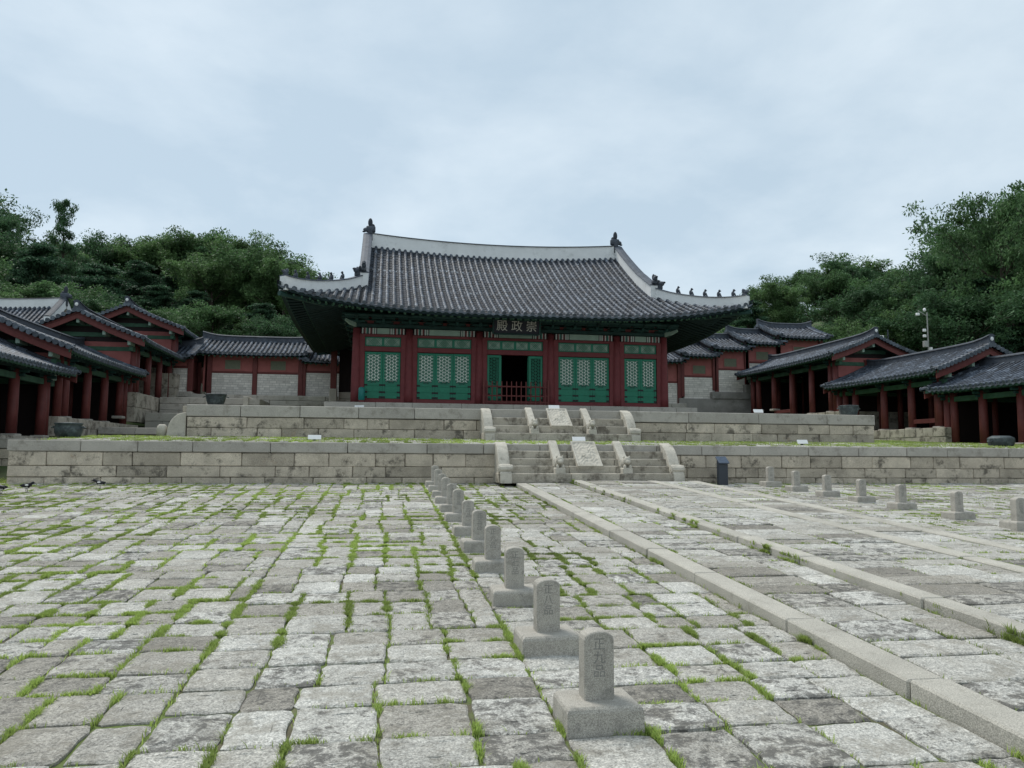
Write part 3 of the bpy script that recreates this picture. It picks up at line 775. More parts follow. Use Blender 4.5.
for sx in (-1, 1):
    figure('head', hall, (sx*(GX-.12), RY, zr_(GX)+.62), 0 if sx > 0 else math.pi).scale = (.86, .95, .88)
    for sy in (-1, 1):
        S = S_main(sy)
        T0 = E_(GX); ts = np.linspace(T0-.12, TH-.25, 15)
        b = MB(); ridge_strip(b, [S(sx*GX, t)+np.array([0, 0, -.03]) for t in ts], .58, .36, (1, 0, 0), hs=[.62]+[.60]*9+[.62]*5); b.build('descending_ridge', ['ridge_plaster', 'ridge_tile'], hall)
        p = S(sx*GX, TH-.12); figure('beast', hall, tuple(p+np.array([0, sy*.12, .62])), sy*math.pi/2)
        cpts = []
        for k in range(15):
            f = k/14; u = GX+.02+(HW-.22-GX)*f; t = TH*(1-f)+.06; cpts.append(S(sx*u, max(t, .1))+np.array([0, 0, -.04]))
        side = np.array([-(cpts[-1]-cpts[0])[1], (cpts[-1]-cpts[0])[0], 0])
        b = MB(); ridge_strip(b, cpts, .46, .32, side, cap=.05, hs=[.46, .44, .42]+[.40]*9+[.40, .40, .40]); b.build('corner_ridge', ['ridge_plaster', 'ridge_tile'], hall)
        dv = cpts[-1]-cpts[0]; ang = math.atan2(dv[1], dv[0])
        figure('beast', hall, tuple(cpts[1]+np.array([0, 0, .47])), ang)
        for k in (4, 6, 8, 10, 12): figure('small', hall, tuple(cpts[k]+np.array([0, 0, .44])), ang)
        figure('beast', hall, tuple(cpts[14]-dv/np.linalg.norm(dv)*.15+np.array([0, 0, .42])), ang).scale = (.62, .62, .62)
        # gable board
    S = S_main(-1); S2 = S_main(1)
    top = [S(sx*GX, t) for t in np.linspace(TH, E_(GX), 10)]+[S2(sx*GX, t) for t in np.linspace(E_(GX), TH, 10)]
    b = MB(); strip_mesh(b, [(sx*(GX+.14), p[1], p[2]-.06) for p in top], [(sx*(GX+.14), p[1], p[2]-.48) for p in top], .06, (sx, 0, 0)); b.build('gable_board', 'red_paint', hall)
    b = MB(); poly = [(p[1], p[2]-.15) for p in top]; b.prism(poly, 'x', sx*(GX-.02)-.04, sx*(GX-.02)+.04); b.build('gable_wall', 'salmon_panel', hall)
# stone base
b = MB(); x = -7.6
while x < 7.6:
    l = random.uniform(1.3, 2.2); l = 7.6-x if 7.6-x-l < .8 else l
    b.box(x+.004, x+l-.004, -.85, .3, -.30, -.015+random.uniform(-.004, .004), c=.015); x += l
b.box(-7.55, 7.55, .31, 12.6, -.3, -.02)
b.build('stone_base', 'cap_granite', hall)
# columns
CXS = [-6.45, -4.36, -1.50, 1.50, 4.36, 6.45]
def column(x, y, h=3.02, r=.175):
    b = MB(); b.lathe([(r*1.13, 0), (r*1.10, .4), (r*1.04, 1.4), (r*.94, 2.4), (r*.88, h)], 20, ctr=(x, y))
    return b.build('column', 'red_paint', hall, smooth=True)
for x in CXS: column(x, 0); column(x, 11.6)
for y in (2.3, 5.8, 9.3): column(-6.45, y); column(6.45, y)
for x in CXS:
    b = MB(); b.lathe([(.30, -.03), (.29, .015), (.24, .03)], 16, ctr=(x, 0)); b.build('column_base', 'cap_granite', hall)
# body walls and interior
b = MB()
b.box(-6.40, -6.30, .25, 11.6, .1, 3.0); b.box(6.30, 6.40, .25, 11.6, .1, 3.0); b.box(-6.3, 6.3, 11.55, 11.65, .1, 3.0)
b.build('side_wall', 'salmon_panel', hall)
b = MB(); b.box(-6.28, 6.28, .12, 11.5, .0, .06); b.build('floor', 'shade_dark_boards', hall)
b = MB(); b.box(-6.28, 6.28, .10, 11.5, 3.3, 3.36); b.box(-6.28, 6.28, 6.0, 6.1, .06, 3.3); b.build('interior_wall', 'shade_dark_boards', hall)
# beams over the facade: painted band, plate, dark lintel zone
def bayspans():
    for a, c in zip(CXS[:-1], CXS[1:]): yield a, c
for a, c in bayspans():
    x0, x1 = a+.17, c-.17; b = MB(); L = x1-x0; x = x0
    pat = [.035, .05, .04, .05, .03, .06, .04, .05, .05, .04, .06, .035, .05, .04]; cols = [1, 0, 1, 2, 0, 3, 1, 0, 2, 1, 0, 3, 0, 1]
    def run(x, rev):
        P = list(zip(pat, cols)); P = P[::-1] if rev else P
        for wd, cc in P: b.box(x, x+wd, -.095, .09, 2.80, 3.03, mi=cc); x += wd
        return x
    x = run(x0, False); W_ = sum(pat); b.box(x, x1-W_, -.10, .09, 2.80, 3.03, mi=4); run(x1-W_, True)
    b.build('painted_beam', ['stripe_white', 'stripe_black', 'stripe_red', 'stripe_green', 'pale_green'], hall)
for y0, y1, nm in ((-.13, .13, 'front'), (11.47, 11.73, 'back')):
    b = MB(); b.box(-6.75, 6.75, y0, y1, 3.06, 3.20, c=.01); b.build('top_plate', 'dark_green_paint', hall)
for sx in (-6.45, 6.45):
    b = MB(); b.box(sx-.12, sx+.12, .14, 11.46, 2.82, 3.19); b.build('top_plate', 'dark_green_paint', hall)
    b = MB(); b.box(sx-.06, sx+.06, .14, 11.46, 3.20, 4.3); b.build('bracket_wall', 'stripe_red', hall)
for a, c in bayspans():       # dark red panels between the bracket sets
    b = MB(); b.box(a+.22, c-.22, -.03, .03, 3.20, 4.3); b.build('bracket_wall', 'stripe_red', hall)
def bracket(x, y=0, rz=0.0):
    b = MB()
    b.box(-.17, .17, -.17, .17, 3.20, 3.32, c=.03)
    for k, (z, out_, wd) in enumerate(((3.22, .36, .40), (3.33, .62, .58), (3.45, .50, .62), (3.57, .34, .6))):
        b.box(-.055, .055, -out_, .5, z, z+.095, c=.015)
        if k < 2: b.prism([(-out_, z+.01), (-out_-.14, z+.05), (-out_-.17, z+.09), (-out_, z+.09)], 'x', -.05, .05)
        b.box(-wd, wd, -.06, .06, z+.002, z+.092, c=.015)
        b.box(-wd*.8, wd*.8, -out_+.06, -out_+.16, z+.01, z+.097, c=.015)
    o = b.build('bracket_set', ['dark_green_paint'], hall, (x, y, 0)); o.rotation_euler = (0, 0, rz); return o
br0 = None
bxs = list(CXS)+[-5.4, -3.4, -2.45, -.5, .5, 2.45, 3.4, 5.4]
for x in sorted(bxs):
    if br0 is None: br0 = bracket(x)
    else: link_copy(br0, hall, (x, 0, 0))
for y in (1.15, 2.3, 4.05, 5.8, 7.5, 9.3):
    for sx in (-1, 1):
        q = link_copy(br0, hall, (sx*6.45, y, 0)); q.rotation_euler = (0, 0, -sx*math.pi/2 if sx < 0 else math.pi/2)
        if sx < 0: q.rotation_euler = (0, 0, -math.pi/2)
b = MB()
for yy, z in ((-.62, 3.47), (-.1, 3.75)): b.tube([(-6.9, yy, z), (6.9, yy, z)], .07, 8)
b.build('purlin', 'dark_green_paint', hall)
for sx in (-1, 1):        # white-tipped dragon tongue at each front corner
    b = MB(); b.prism([(0, 3.05), (-.35, 3.10), (-.62, 3.22), (-.60, 3.30), (-.3, 3.24), (0, 3.28)], 'x', -.04, .04)
    o = b.build('bracket_tongue', 'pale_green', hall, (sx*6.5, -.1, 0)); o.rotation_euler = (0, 0, sx*rad(38))

# door leaves
def flower_lattice(b, x0, x1, z0, z1, y, s=.118, wd=.024, mi=0):
    """hexagonal flower grid: bars in three directions, clipped to the panel"""
    cx = (x0+x1)/2; cz = (z0+z1)/2
    for a in (rad(90), rad(30), rad(-30)):
        d = np.array([math.cos(a), math.sin(a)]); n = np.array([-d[1], d[0]])
        for k in range(-40, 41):
            p = np.array([cx, cz])+n*k*s; lo, hi = -9, 9
            for ax, (l, h) in enumerate(((x0, x1), (z0, z1))):
                if abs(d[ax]) < 1e-6:
                    if p[ax] < l or p[ax] > h: lo, hi = 1, 0
                else:
                    t0, t1 = sorted(((l-p[ax])/d[ax], (h-p[ax])/d[ax])); lo = max(lo, t0); hi = min(hi, t1)
            if hi-lo > .03:
                A = p+d*lo; B = p+d*hi; q = [A-n*wd/2, B-n*wd/2, B+n*wd/2, A+n*wd/2]
                b.add([(v[0], y, v[1]) for v in q]+[(v[0], y+.02, v[1]) for v in q], [(0, 1, 2, 3), (0, 1, 5, 4), (3, 2, 6, 7)], mi)
def leaf(x0, x1, z0, z1, y, paper=True, ang=0, hinge=None):
    """one door leaf with stiles, lower boards, lattice over paper and iron straps"""
    w_ = x1-x0; b = MB(); st = .085
    b.box(0, st, -.03, .03, 0, z1-z0, c=.006); b.box(w_-st, w_, -.03, .03, 0, z1-z0, c=.006)
    H = z1-z0
    b.box(st, w_-st, -.03, .03, H-.09, H-.001, c=.006); b.box(st, w_-st, -.03, .03, .001, .07, c=.006)
    lowz = H*.27
    b.box(st, w_-st, -.028, .028, lowz, lowz+.06, c=.006); b.box(st, w_-st, -.026, .026, lowz*.52, lowz*.52+.05, c=.006)
    b.box(st, w_-st, -.008, .012, .07, lowz, c=0)
    o = b.build('door_leaf', 'green_paint', hall, (x0, y, z0))
    zb, zt = lowz+.06, H-.09
    b = MB(); flower_lattice(b, st, w_-st, zb, zt, -.022)
    # scalloped foot of the lattice
    for k in range(7):
        f = k/6; xx = st+(w_-2*st)*f; hh = .05+.13*abs(2*f-1)**2.2
        b.box(max(st, xx-.045), min(w_-st, xx+.045), -.024, -.004, zb, zb+hh)
    b.build('lattice', 'lattice_green', o)
    if paper:
        b = MB(); b.box(st-.005, w_-st+.005, .004, .010, zb+.14, zt); b.build('paper', 'paper', o)
        b = MB(); b.box(st-.005, w_-st+.005, .004, .010, zb, zb+.138); b.build('dark_panel', 'stripe_black', o)
    b = MB()
    for zz in (lowz+.03, lowz*.5, .05): b.box(.0, .12, -.038, -.031, zz-.035, zz+.035, c=0); b.box(w_-.12, w_, -.038, -.031, zz-.035, zz+.035, c=0)
    b.build('iron_strap', 'stripe_black', o)
    o.rotation_euler = (0, 0, ang)
    return o
ZD0, ZD1 = .20, 2.07
for i, (a, c) in enumerate(bayspans()):
    x0, x1 = a+.19, c-.19
    
    for ja, jc in ((a+.10, a+.33), (c-.33, c-.10)): b = MB(); b.box(ja, jc, -.085, .085, .0, 2.79, c=.01); b.build('door_jamb', 'red_paint', hall)
    for z0, z1, nm in ((2.68, 2.79, 'head'), (2.09, 2.29, 'transom_rail'), (.02, .19, 'door_sill')):
        b = MB(); b.box(a+.33, c-.33, -.08, .08, z0, z1, c=.01); b.build('door_rail', 'red_paint', hall)
    L0, L1 = a+.335, c-.335; n = 2 if i in (0, 4) else 3
    # transom lights above the doors
    nt_ = 4 if i == 2 else n
    for k in range(nt_):
        u0 = L0+(L1-L0)*k/nt_; u1 = L0+(L1-L0)*(k+1)/nt_; b = MB()
        b.box(u0, u0+.05, -.03, .03, 2.30, 2.67, c=.005); b.box(u1-.05, u1, -.03, .03, 2.30, 2.67, c=.005); b.box(u0+.05, u1-.05, -.03, .03, 2.30, 2.335); b.box(u0+.05, u1-.05, -.03, .03, 2.635, 2.67)
        for q in range(-14, 30):
            for dd in (1, -1):
                xa = u0+.05+q*.075
                A = np.array([xa, 2.335]); B = np.array([xa+dd*.30, 2.635])
                if min(A[0], B[0]) < u0+.05 or max(A[0], B[0]) > u1-.05: continue
                nn = np.array([.010, 0])
                b.add([(A[0]-nn[0], -.02, A[1]), (B[0]-nn[0], -.02, B[1]), (B[0]+nn[0], -.02, B[1]), (A[0]+nn[0], -.02, A[1])], [(0, 1, 2, 3)])
        o = b.build('transom_light', 'lattice_green', hall)
        b = MB(); b.box(u0+.02, u1-.02, .0, .01, 2.31, 2.66); b.build('paper', 'pale_green', o)
    if i != 2:
        for k in range(n): leaf(L0+(L1-L0)*k/n+.004, L0+(L1-L0)*(k+1)/n-.004, ZD0, ZD1, 0)
    else:
        q = (L1-L0)/4
        leaf(L0+.004, L0+q-.004, ZD0, ZD1, 0, paper=False); leaf(L1-q+.004, L1-.004, ZD0, ZD1, 0, paper=False)
        leaf(L0+q, L0+2*q, ZD0, ZD1, .06, paper=False, ang=rad(98)); leaf(L1-q, L1, ZD0, ZD1, .06, paper=False, ang=rad(82))
# name board under the eaves
t = thing('name_board', 'black name board with three pale gold characters hanging under the eaves of the hall', 'signboard', (HX-.10, HY-.92, HZ+2.86), 0)
t.rotation_euler = (rad(12), 0, 0)
b = MB(); b.box(-.92, .92, 0, .05, 0, .50, c=.005); b.build('board', 'black_board', t)
b = MB()
for q in ((-.99, -.92, -.03, .06, -.04, .54), (.92, .99, -.03, .06, -.04, .54), (-.92, .92, -.03, .06, .50, .56), (-.92, .92, -.03, .06, -.07, 0)): b.box(*q, c=.012)
b.build('frame', 'dark_green_paint', t)
for ch, xx in (('\u6bbf', -.60), ('\u653f', 0), ('\u5d07', .60)):
    me = text_mesh(ch, .47, .02); me.name = 'character'; me.materials.append(MAT['gold_letters'])
    o = bpy.data.objects.new('character', me); COL.objects.link(o); o.parent = t; o.location = (xx, -.012, .27); o.rotation_euler = (rad(90), 0, 0)
# red picket barrier across the open door
t = thing('picket_barrier', 'low red picket barrier across the open central doorway of the hall', 'barrier', (HX, HY-.34, HZ-.015))
for z in (.10, .36, .74):
    b = MB(); b.box(-1.30, 1.30, -.025, .025, z, z+.055, c=.008); b.build('rail', 'column_paint', t)
p0 = MB(); p0.box(-.02, .02, -.055, -.026, .02, .98, c=.006); p0.v = p0.v; pk = p0.build('picket', 'column_paint', t, (-1.2, 0, 0))
for k in range(1, 13): link_copy(pk, t, (-1.2+k*.2, 0, 0))
b = MB(); b.box(-1.38, -1.30, -.04, .04, 0, 1.08, c=.01); b.build('post', 'column_paint', t)
b = MB(); b.box(1.30, 1.38, -.04, .04, 0, 1.08, c=.01); b.build('post', 'column_paint', t)

# ------------------------------------------------------------------ side corridors
def corridor(label, side, xcol, y0, y1, zf, ez, cols, plinth=0.0, rails=(), dz_cols={}, rise=None, far_gable=True):
    """long open colonnade running away from the viewer; side -1 = left of the court, +1 = right. w runs outwards from the court columns"""
    rise = rise or (1.22 if side < 0 else (0.95 if y0 > 30 else 1.06))
    L = y1-y0; t = thing('corridor', label, 'corridor', (xcol, y0, zf), 0, 'tiled corridors beside the court')
    OV = .72; HALF = 2.95 if side < 0 else (2.40 if y0 > 30 else 2.52); DW = 2*(HALF-OV)
    e = ez-zf; zr = e+rise
    def S(sgn):       # sgn -1 court slope, +1 outer slope
        def f(u, tt):
            d = HALF-tt; q = d/HALF; z = zr-.50*d+(.50*HALF-rise)/(HALF*HALF)*d*d
            curve = .07*((2*u/L-1)**4)
            return np.array([side*((HALF-OV)+sgn*d), u, z+curve])
        return f
    us = np.arange(.16, L-.1, .262)
    for sgn in (-1, 1):
        b = MB(); roof_field(b, S(sgn), us, lambda u: HALF, tl=.30, r=.075)
        for uu, off in ((.0, 1), (L, -1)):       # verge tiles along the gable edges
            for k in range(14):
                tt = .08+(HALF-.16)*k/13
                p = S(sgn)(uu, tt); lat = S(sgn)(uu, tt+.02)-S(sgn)(uu, tt-.02)
                tile_row(b, [p+np.array([0, -.10*off, .02]), p+np.array([0, .30*off, .05])], lat, .088)
            q = S(sgn)(uu+.22*off, .0)
            tile_row(b, [S(sgn)(uu+.30*off, tt)+np.array([0, 0, .09]) for tt in np.linspace(0.05, HALF, 10)], (0, 1, 0), .085)
        b.build('roof_tiles', ['roof_tile', 'roof_pan', 'tile_end'], t)
        b = MB(); U = np.linspace(.02, L-.02, 9)
        for i in range(8):
            for k in range(4):
                q4 = [S(sgn)(U[i+a], max(.02, HALF*(k+c)/4))-np.array([0, 0, .13]) for a, c in ((0, 0), (1, 0), (1, 1), (0, 1))]; b.add(q4, [(0, 1, 2, 3)])
        b.build('soffit', 'dark_green_paint', t)
        b = MB(); strip_mesh(b, [S(sgn)(u, .06)-np.array([0, 0, .04]) for u in U], [S(sgn)(u, .06)-np.array([0, 0, .14]) for u in U], .05, (-side*sgn, 0, 0)); b.build('eave_board', 'beam_green', t)
    # rafters under the court eave
    p0 = S(-1)(0, .1); p1 = S(-1)(0, 1.6); b = MB()
    b.tube([p0-np.array([0, 0, .2]), p1-np.array([0, 0, .22])], .05, 6, 0); d = (p0-p1)/np.linalg.norm(p0-p1)
    b.tube([p0-np.array([0, 0, .2]), p0-np.array([0, 0, .2])+d*.012], .048, 6, 1)
    r0 = b.build('rafter', ['dark_green_paint', 'beam_green'], t, (0, .3, 0))
    for k in range(1, int((L-.4)/.3)): link_copy(r0, t, (0, .3+.3*k, 0))
    # ridge
    b = MB(); ridge_strip(b, [(side*(HALF-OV), u, zr+.05+.07*((2*u/L-1)**4)+(.10*max(0, 1-u/1.2)**2)+(.10*max(0, 1-(L-u)/1.2)**2)) for u in np.linspace(-.08, L+.08, 20)], .20, .24, (1, 0, 0), white=1, cap=.09)
    b.ellip((side*(HALF-OV), -.09, zr+.32), (.075, .03, .085), mi=0)
    b.build('ridge', ['ridge_plaster', 'ridge_tile'], t)
    # gable ends
    for gy, gs in ((.05, 1), (L-.05, -1)):
        pts = [S(-1)(gy, tt) for tt in np.linspace(.05, HALF, 9)]+[S(1)(gy, tt) for tt in np.linspace(HALF, .05, 9)]
        b = MB(); strip_mesh(b, [p-np.array([0, 0, .05]) for p in pts], [p-np.array([0, 0, .36]) for p in pts], .06, (0, gs, 0)); b.build('gable_board', 'column_paint', t)
        wy = gy+gs*.85
        b = MB(); poly = [(side*0, 0.0)]+[(p[0], p[2]-.16) for p in pts if -.05 <= side*p[0] <= DW+.05]+[(side*DW, 0.0)]
        b.prism(poly, 'y', wy-.04, wy+.04); b.build('gable_wall', 'shade_dark_boards', t)
        if gs > 0: b = MB(); xx = sorted((side*.12, side*(DW-.12))); b.box(xx[0], xx[1], wy-.06, wy+.06, e-1.0, e+.0); b.build('gable_panel', 'salmon_panel', t)
        for z_ in (e-.42, e+.22, e+.70):
            wa, wb = (0, DW) if z_ < e else ((.55, DW-.55) if z_ < e+.5 else (1.5, DW-1.5)); b = MB(); xx = sorted((side*wa, side*wb)); b.box(xx[0], xx[1], wy-.085, wy+.085, z_, z_+.20, c=.01); b.build('gable_beam', 'beam_green', t)
        for ww in (0, DW/2, DW):
            b = MB(); b.lathe([(.15, 0), (.14, e-.1)], 12, ctr=(side*ww, wy)); b.build('gable_post', 'column_paint', t, smooth=True)
        for ww in (.02, HALF-OV, DW-.02, 1.1):       # pale purlin ends under the verge
            dd = HALF-abs(ww-(HALF-OV)); z_ = S(-1)(gy, min(dd, HALF))[2]-.42; b = MB()
            b.box(side*ww-.07, side*ww+.07, min(gy+gs*.10, wy), max(gy+gs*.10, wy), z_-.12, z_+.10, c=.02); b.build('purlin_end', 'pale_green', t)
    # colonnade
    for cy in cols:
        z0 = dz_cols.get(cy, 0); b = MB(); b.lathe([(.158, z0+.06), (.155, z0+.8), (.148, e-.12)], 16, ctr=(0, cy-y0)); b.build('column', 'column_paint', t, smooth=True)
        b = MB(); b.box(-.22, .22, cy-y0-.22, cy-y0+.22, z0-.05, z0+.06, c=.02); b.build('column_base', 'cap_granite', t)
        b = MB(); b.lathe([(.135, .0), (.13, e-.1)], 12, ctr=(side*2.4, cy-y0)); b.build('column', 'column_paint', t, smooth=True)
        b = MB()          # small bracket under the eave
        for z_, o_ in ((e-.36, .30), (e-.24, .42)): xx = sorted((-side*o_, side*.3)); b.box(xx[0], xx[1], cy-y0-.05, cy-y0+.05, z_, z_+.10, c=.015)
        b.box(-.07, .07, cy-y0-.42, cy-y0+.42, e-.20, e-.09, c=.015); b.build('bracket', 'dark_green_paint', t)
    b = MB(); b.box(-.085, .085, .4, L-.4, e-.44, e-.24, c=.01); b.build('lintel', 'beam_green', t)
    b = MB(); b.box(-.07, .07, .4, L-.4, e-.09, e+.06, c=.01); b.build('purlin', 'dark_green_paint', t)
    b = MB(); xx = sorted((side*(DW-.05), side*(DW+.05))); b.box(xx[0], xx[1], .4, L-.4, 0, e+.5)
    b.build('back_wall', 'shade_dark_boards', t)
    b = MB(); xx = sorted((-side*.38, side*(DW+.3))); 
    if plinth > 0:
        coursed(b, .05, L-.05, -side*.40, -plinth-.15, (plinth*.5+.075, plinth*.5+.075), thick=.4, along='y', flip=side)
        coursed(b, min(side*.0, side*DW), max(side*.0, side*DW), .0, -plinth-.15, (plinth*.5+.075, plinth*.5+.075), thick=.4)
    b.box(xx[0]+.05, xx[1]-.05, .06, L-.06, -.5, -.02); b.build('plinth', 'step_granite', t)
    for ra, rb in rails:
        b = MB(); b.box(-.06, .06, ra-y0, rb-y0, .22, .40, c=.01); b.build('rail', 'column_paint', t)
    return t
XL, XR = -11.45, 22.55
corridor('nearest corridor on the left, its lowest roof running out of the picture', -1, XL, 17.5, 29.5, 2.22, 4.44, [18.6, 20.4, 22.3, 24.3, 26.3, 28.35], plinth=.25, rails=((28.4, 29.3),))
corridor('second corridor on the left, with a red gable board above the nearest roof', -1, XL, 28.7, 37.6, 2.95, 5.24, [30.2, 32.3, 34.2, 36.1, 37.3], plinth=.55, dz_cols={36.1: .3, 37.3: .6}, rails=((36.1, 37.3),))
corridor('third corridor on the left, with green beams and salmon panels in its gable', -1, XL, 36.9, 46.0, 4.45, 6.80, [38.2, 40.0, 41.9, 43.8, 45.3], plinth=1.2)
corridor('farthest and highest corridor on the left, just below the wooded slope', -1, XL, 43.6, 52.0, 6.0, 8.35, [44.8, 46.7, 48.6, 50.6], plinth=1.4)
corridor('nearest corridor on the right, cut off by the picture edge', 1, XR, 15.5, 28.3, 2.20, 4.38, [16.8, 18.6, 20.4, 22.3, 24.1, 25.9, 27.75], plinth=.1, rails=((28.0, 28.3),))
corridor('middle corridor on the right, its red gable board rising behind the nearest roof', 1, XR, 27.4, 35.6, 2.93, 5.16, [28.2, 29.9, 31.75, 33.9, 35.2], plinth=.6, rails=((28.2, 29.9),))
corridor('farthest corridor on the right, below the stepped roofs of the rear corridor', 1, XR, 34.6, 45.2, 3.98, 6.75, [35.9, 37.7, 39.7, 41.7, 43.6], plinth=.9, dz_cols={41.7: .45, 43.6: .5}, rails=((39.7, 41.7),))

# ------------------------------------------------------------------ rear corridors, closed walls facing the court
def rear(label, x0, x1, yw, zb, ez, bays, brick_top, half=2.7, posts=None, plinth=None, hipl=False, window=True, grp=None, pbot=None):
    """closed corridor along x: bays = x positions of red posts; wall face at yw, brick up to brick_top, salmon band with green windows above"""
    L = x1-x0; t = thing('rear_corridor', label, 'corridor', (x0, yw, zb), 0, grp)
    OV = .72; e = ez-zb; rise = half*.40; zr = e+rise
    def S(sgn):
        def f(u, tt):
            d = half-tt; z = zr-.48*d+(.48*half-rise)/(half*half)*d*d
            return np.array([u, (half-OV)+sgn*d, z+.10*((2*u/L-1)**4)])
        return f
    us = np.arange(.14, L-.08, .262)
    for sgn in (-1, 1):
        b = MB(); roof_field(b, S(sgn), us, lambda u: half, tl=.30, r=.075)
        for uu, off in ((.0, 1), (L, -1)):
            for k in range(12):
                tt = .08+(half-.16)*k/11; p = S(sgn)(uu, tt); lat = S(sgn)(uu, tt+.02)-S(sgn)(uu, tt-.02)
                tile_row(b, [p+np.array([-.10*off, 0, .02]), p+np.array([.28*off, 0, .05])], lat, .085)
            tile_row(b, [S(sgn)(uu+.28*off, tt)+np.array([0, 0, .09]) for tt in np.linspace(.05, half, 9)], (1, 0, 0), .085)
        b.build('roof_tiles', ['roof_tile', 'roof_pan', 'tile_end'], t)
        b = MB(); U = np.linspace(.02, L-.02, 7)
        for i in range(6):
            for k in range(3): b.add([S(sgn)(U[i+a], max(.02, half*(k+c)/3))-np.array([0, 0, .13]) for a, c in ((0, 0), (1, 0), (1, 1), (0, 1))], [(0, 1, 2, 3)])
        b.build('soffit', 'dark_green_paint', t)
    b = MB()
    for k in range(int((L-.3)/.3)):
        p0 = S(-1)(.25+.3*k, .1)-np.array([0, 0, .2]); p1 = S(-1)(.25+.3*k, 1.2)-np.array([0, 0, .22]); q = MB(); q.tube([p0, p1], .05, 6); q.build('rafter', 'beam_green', t)
    b = MB(); ridge_strip(b, [(u, half-OV, zr+.05+.10*((2*u/L-1)**4)+.10*max(0, 1-u/1.2)**2+.10*max(0, 1-(L-u)/1.2)**2) for u in np.linspace(-.08, L+.08, 16)], .20, .24, (0, 1, 0), white=1, cap=.09); b.build('ridge', ['ridge_plaster', 'ridge_tile'], t)
    for gx, gs in ((.04, 1), (L-.04, -1)):
        pts = [S(-1)(gx, tt) for tt in np.linspace(.05, half, 8)]+[S(1)(gx, tt) for tt in np.linspace(half, .05, 8)]
        b = MB(); strip_mesh(b, [p-np.array([0, 0, .05]) for p in pts], [p-np.array([0, 0, .22]) for p in pts], .05, (gs, 0, 0)); b.build('gable_board', 'shade_dark_boards', t)
        wx = gx+gs*.45; b = MB(); DW = 2*(half-OV)
        b.prism([(0.0, brick_top*.2)]+[(p[1], p[2]-.16) for p in pts if -.05 <= p[1] <= DW+.05]+[(DW, brick_top*.2)], 'x', wx-.04, wx+.04); b.build('gable_wall', 'salmon_panel', t)
    # front wall
    BX = [x-x0 for x in bays]
    for i, (a, c) in enumerate(zip(BX[:-1], BX[1:])):
        b = MB(); z = .0; row = 0; yb = -.03
        while z < brick_top-.03:
            h = .135; x = a+.13-(random.random()*.2 if row % 2 else 0); z2 = min(z+h, brick_top)
            while x < c-.13:
                l = random.uniform(.26, .40); xa = max(x, a+.13); xb = min(x+l, c-.13)
                if xb-xa > .03: b.box(xa+.010, xb-.010, yb-.012, .03, z+.010, z2-.010)
                x += l
            z = z2; row += 1
        wl = b.build('brick_panel', 'pale_brick', t); bb = MB(); bb.box(a+.10, c-.10, -.028, .08, -.02, brick_top); bb.build('mortar_bed', 'mortar', wl)
        b = MB(); b.box(a+.10, c-.10, -.055, .07, brick_top+.002, brick_top+.12, c=.01); b.build('wall_beam', 'column_paint', t)
        b = MB(); b.box(a+.10, c-.10, -.01, .06, brick_top+.122, e-.03); b.build('upper_panel', 'salmon_panel', t)
        if window:
            cx = (a+c)/2; wz0 = brick_top+.24; wz1 = min(e-.16, wz0+.52); b = MB(); ww = .42
            b.box(cx-ww-.05, cx+ww+.05, -.04, .0, wz0-.05, wz0); b.box(cx-ww-.05, cx+ww+.05, -.04, .0, wz1, wz1+.05); b.box(cx-ww-.05, cx-ww, -.04, .0, wz0, wz1); b.box(cx+ww, cx+ww+.05, -.04, .0, wz0, wz1)
            o = b.build('window', 'salmon_panel', t)
            b = MB(); k = cx-ww+.03
            while k < cx+ww-.02: b.box(k, k+.025, -.03, -.012, wz0, wz1); k += .065
            b.build('slats', 'window_olive', o); b = MB(); b.box(cx-ww, cx+ww, -.011, -.004, wz0, wz1); b.build('pane', 'window_olive', o)
    for a in BX:
        b = MB(); b.box(a-.13, a+.13, -.13, .13, (pbot if pbot is not None else .0), e-.02, c=.015); b.build('post', 'column_paint', t)
    b = MB(); b.box(.1, L-.1, -.10, .10, e-.02, e+.16, c=.01); b.build('wall_plate', 'beam_green', t)
    b = MB(); DW = 2*(half-OV); b.box(.3, L-.3, DW-.05, DW+.05, -.5, e+.15); b.build('back_wall', 'salmon_panel', t)
    if plinth: 
        pz, py = plinth; b = MB(); coursed(b, 0, L, -py, -pz, (pz*.34, pz*.33, pz*.33), thick=.4); b.box(.02, L-.02, -py+.3, DW+.2, -pz, -.03); b.build('plinth', 'cap_granite', t)
    return t
rear('rear corridor at the left with two pale brick panels and small green windows', -10.55, -4.15, 45.6, 4.93, 7.30, [-9.75, -7.28, -4.75], 1.32, plinth=(.85, 1.6))
rear('low rear corridor in the gap between the hall and the left rear corridor', -4.70, 3.0, 45.63, 4.93, 6.95, [-4.58, -1.6, .8, 2.9], 1.45, half=2.3, plinth=(.85, 1.63), window=False)
rear('red boarded link corridor at the far left rear corner of the court', -13.2, -10.3, 44.4, 5.05, 6.9, [-12.9, -11.9, -10.5], 1.3, half=2.2, window=False, plinth=(.9, .4))
g_ = 'stepped roofs of the rear corridor'
rear('lowest step of the right rear corridor, tucked behind the hall corner', 13.0, 18.7, 46, 5.0, 7.62, [13.3, 16.1, 18.4], 1.30, half=2.6, plinth=(.9, .5), grp=g_)
rear('second step of the right rear corridor, roof just right of the hall eave', 18.3, 20.95, 46, 5.35, 8.02, [18.6, 20.9], 1.35, half=2.6, grp=g_, pbot=.1)
rear('third step of the right rear corridor, between lower and higher tiled roofs', 20.35, 23.15, 46, 5.8, 8.52, [20.75, 23.0], 1.40, half=2.6, grp=g_, pbot=.1)
rear('fourth step of the right rear corridor, partly behind the side corridor roof', 22.6, 25.4, 46, 6.3, 8.92, [22.95, 25.2], 1.40, half=2.6, grp=g_)
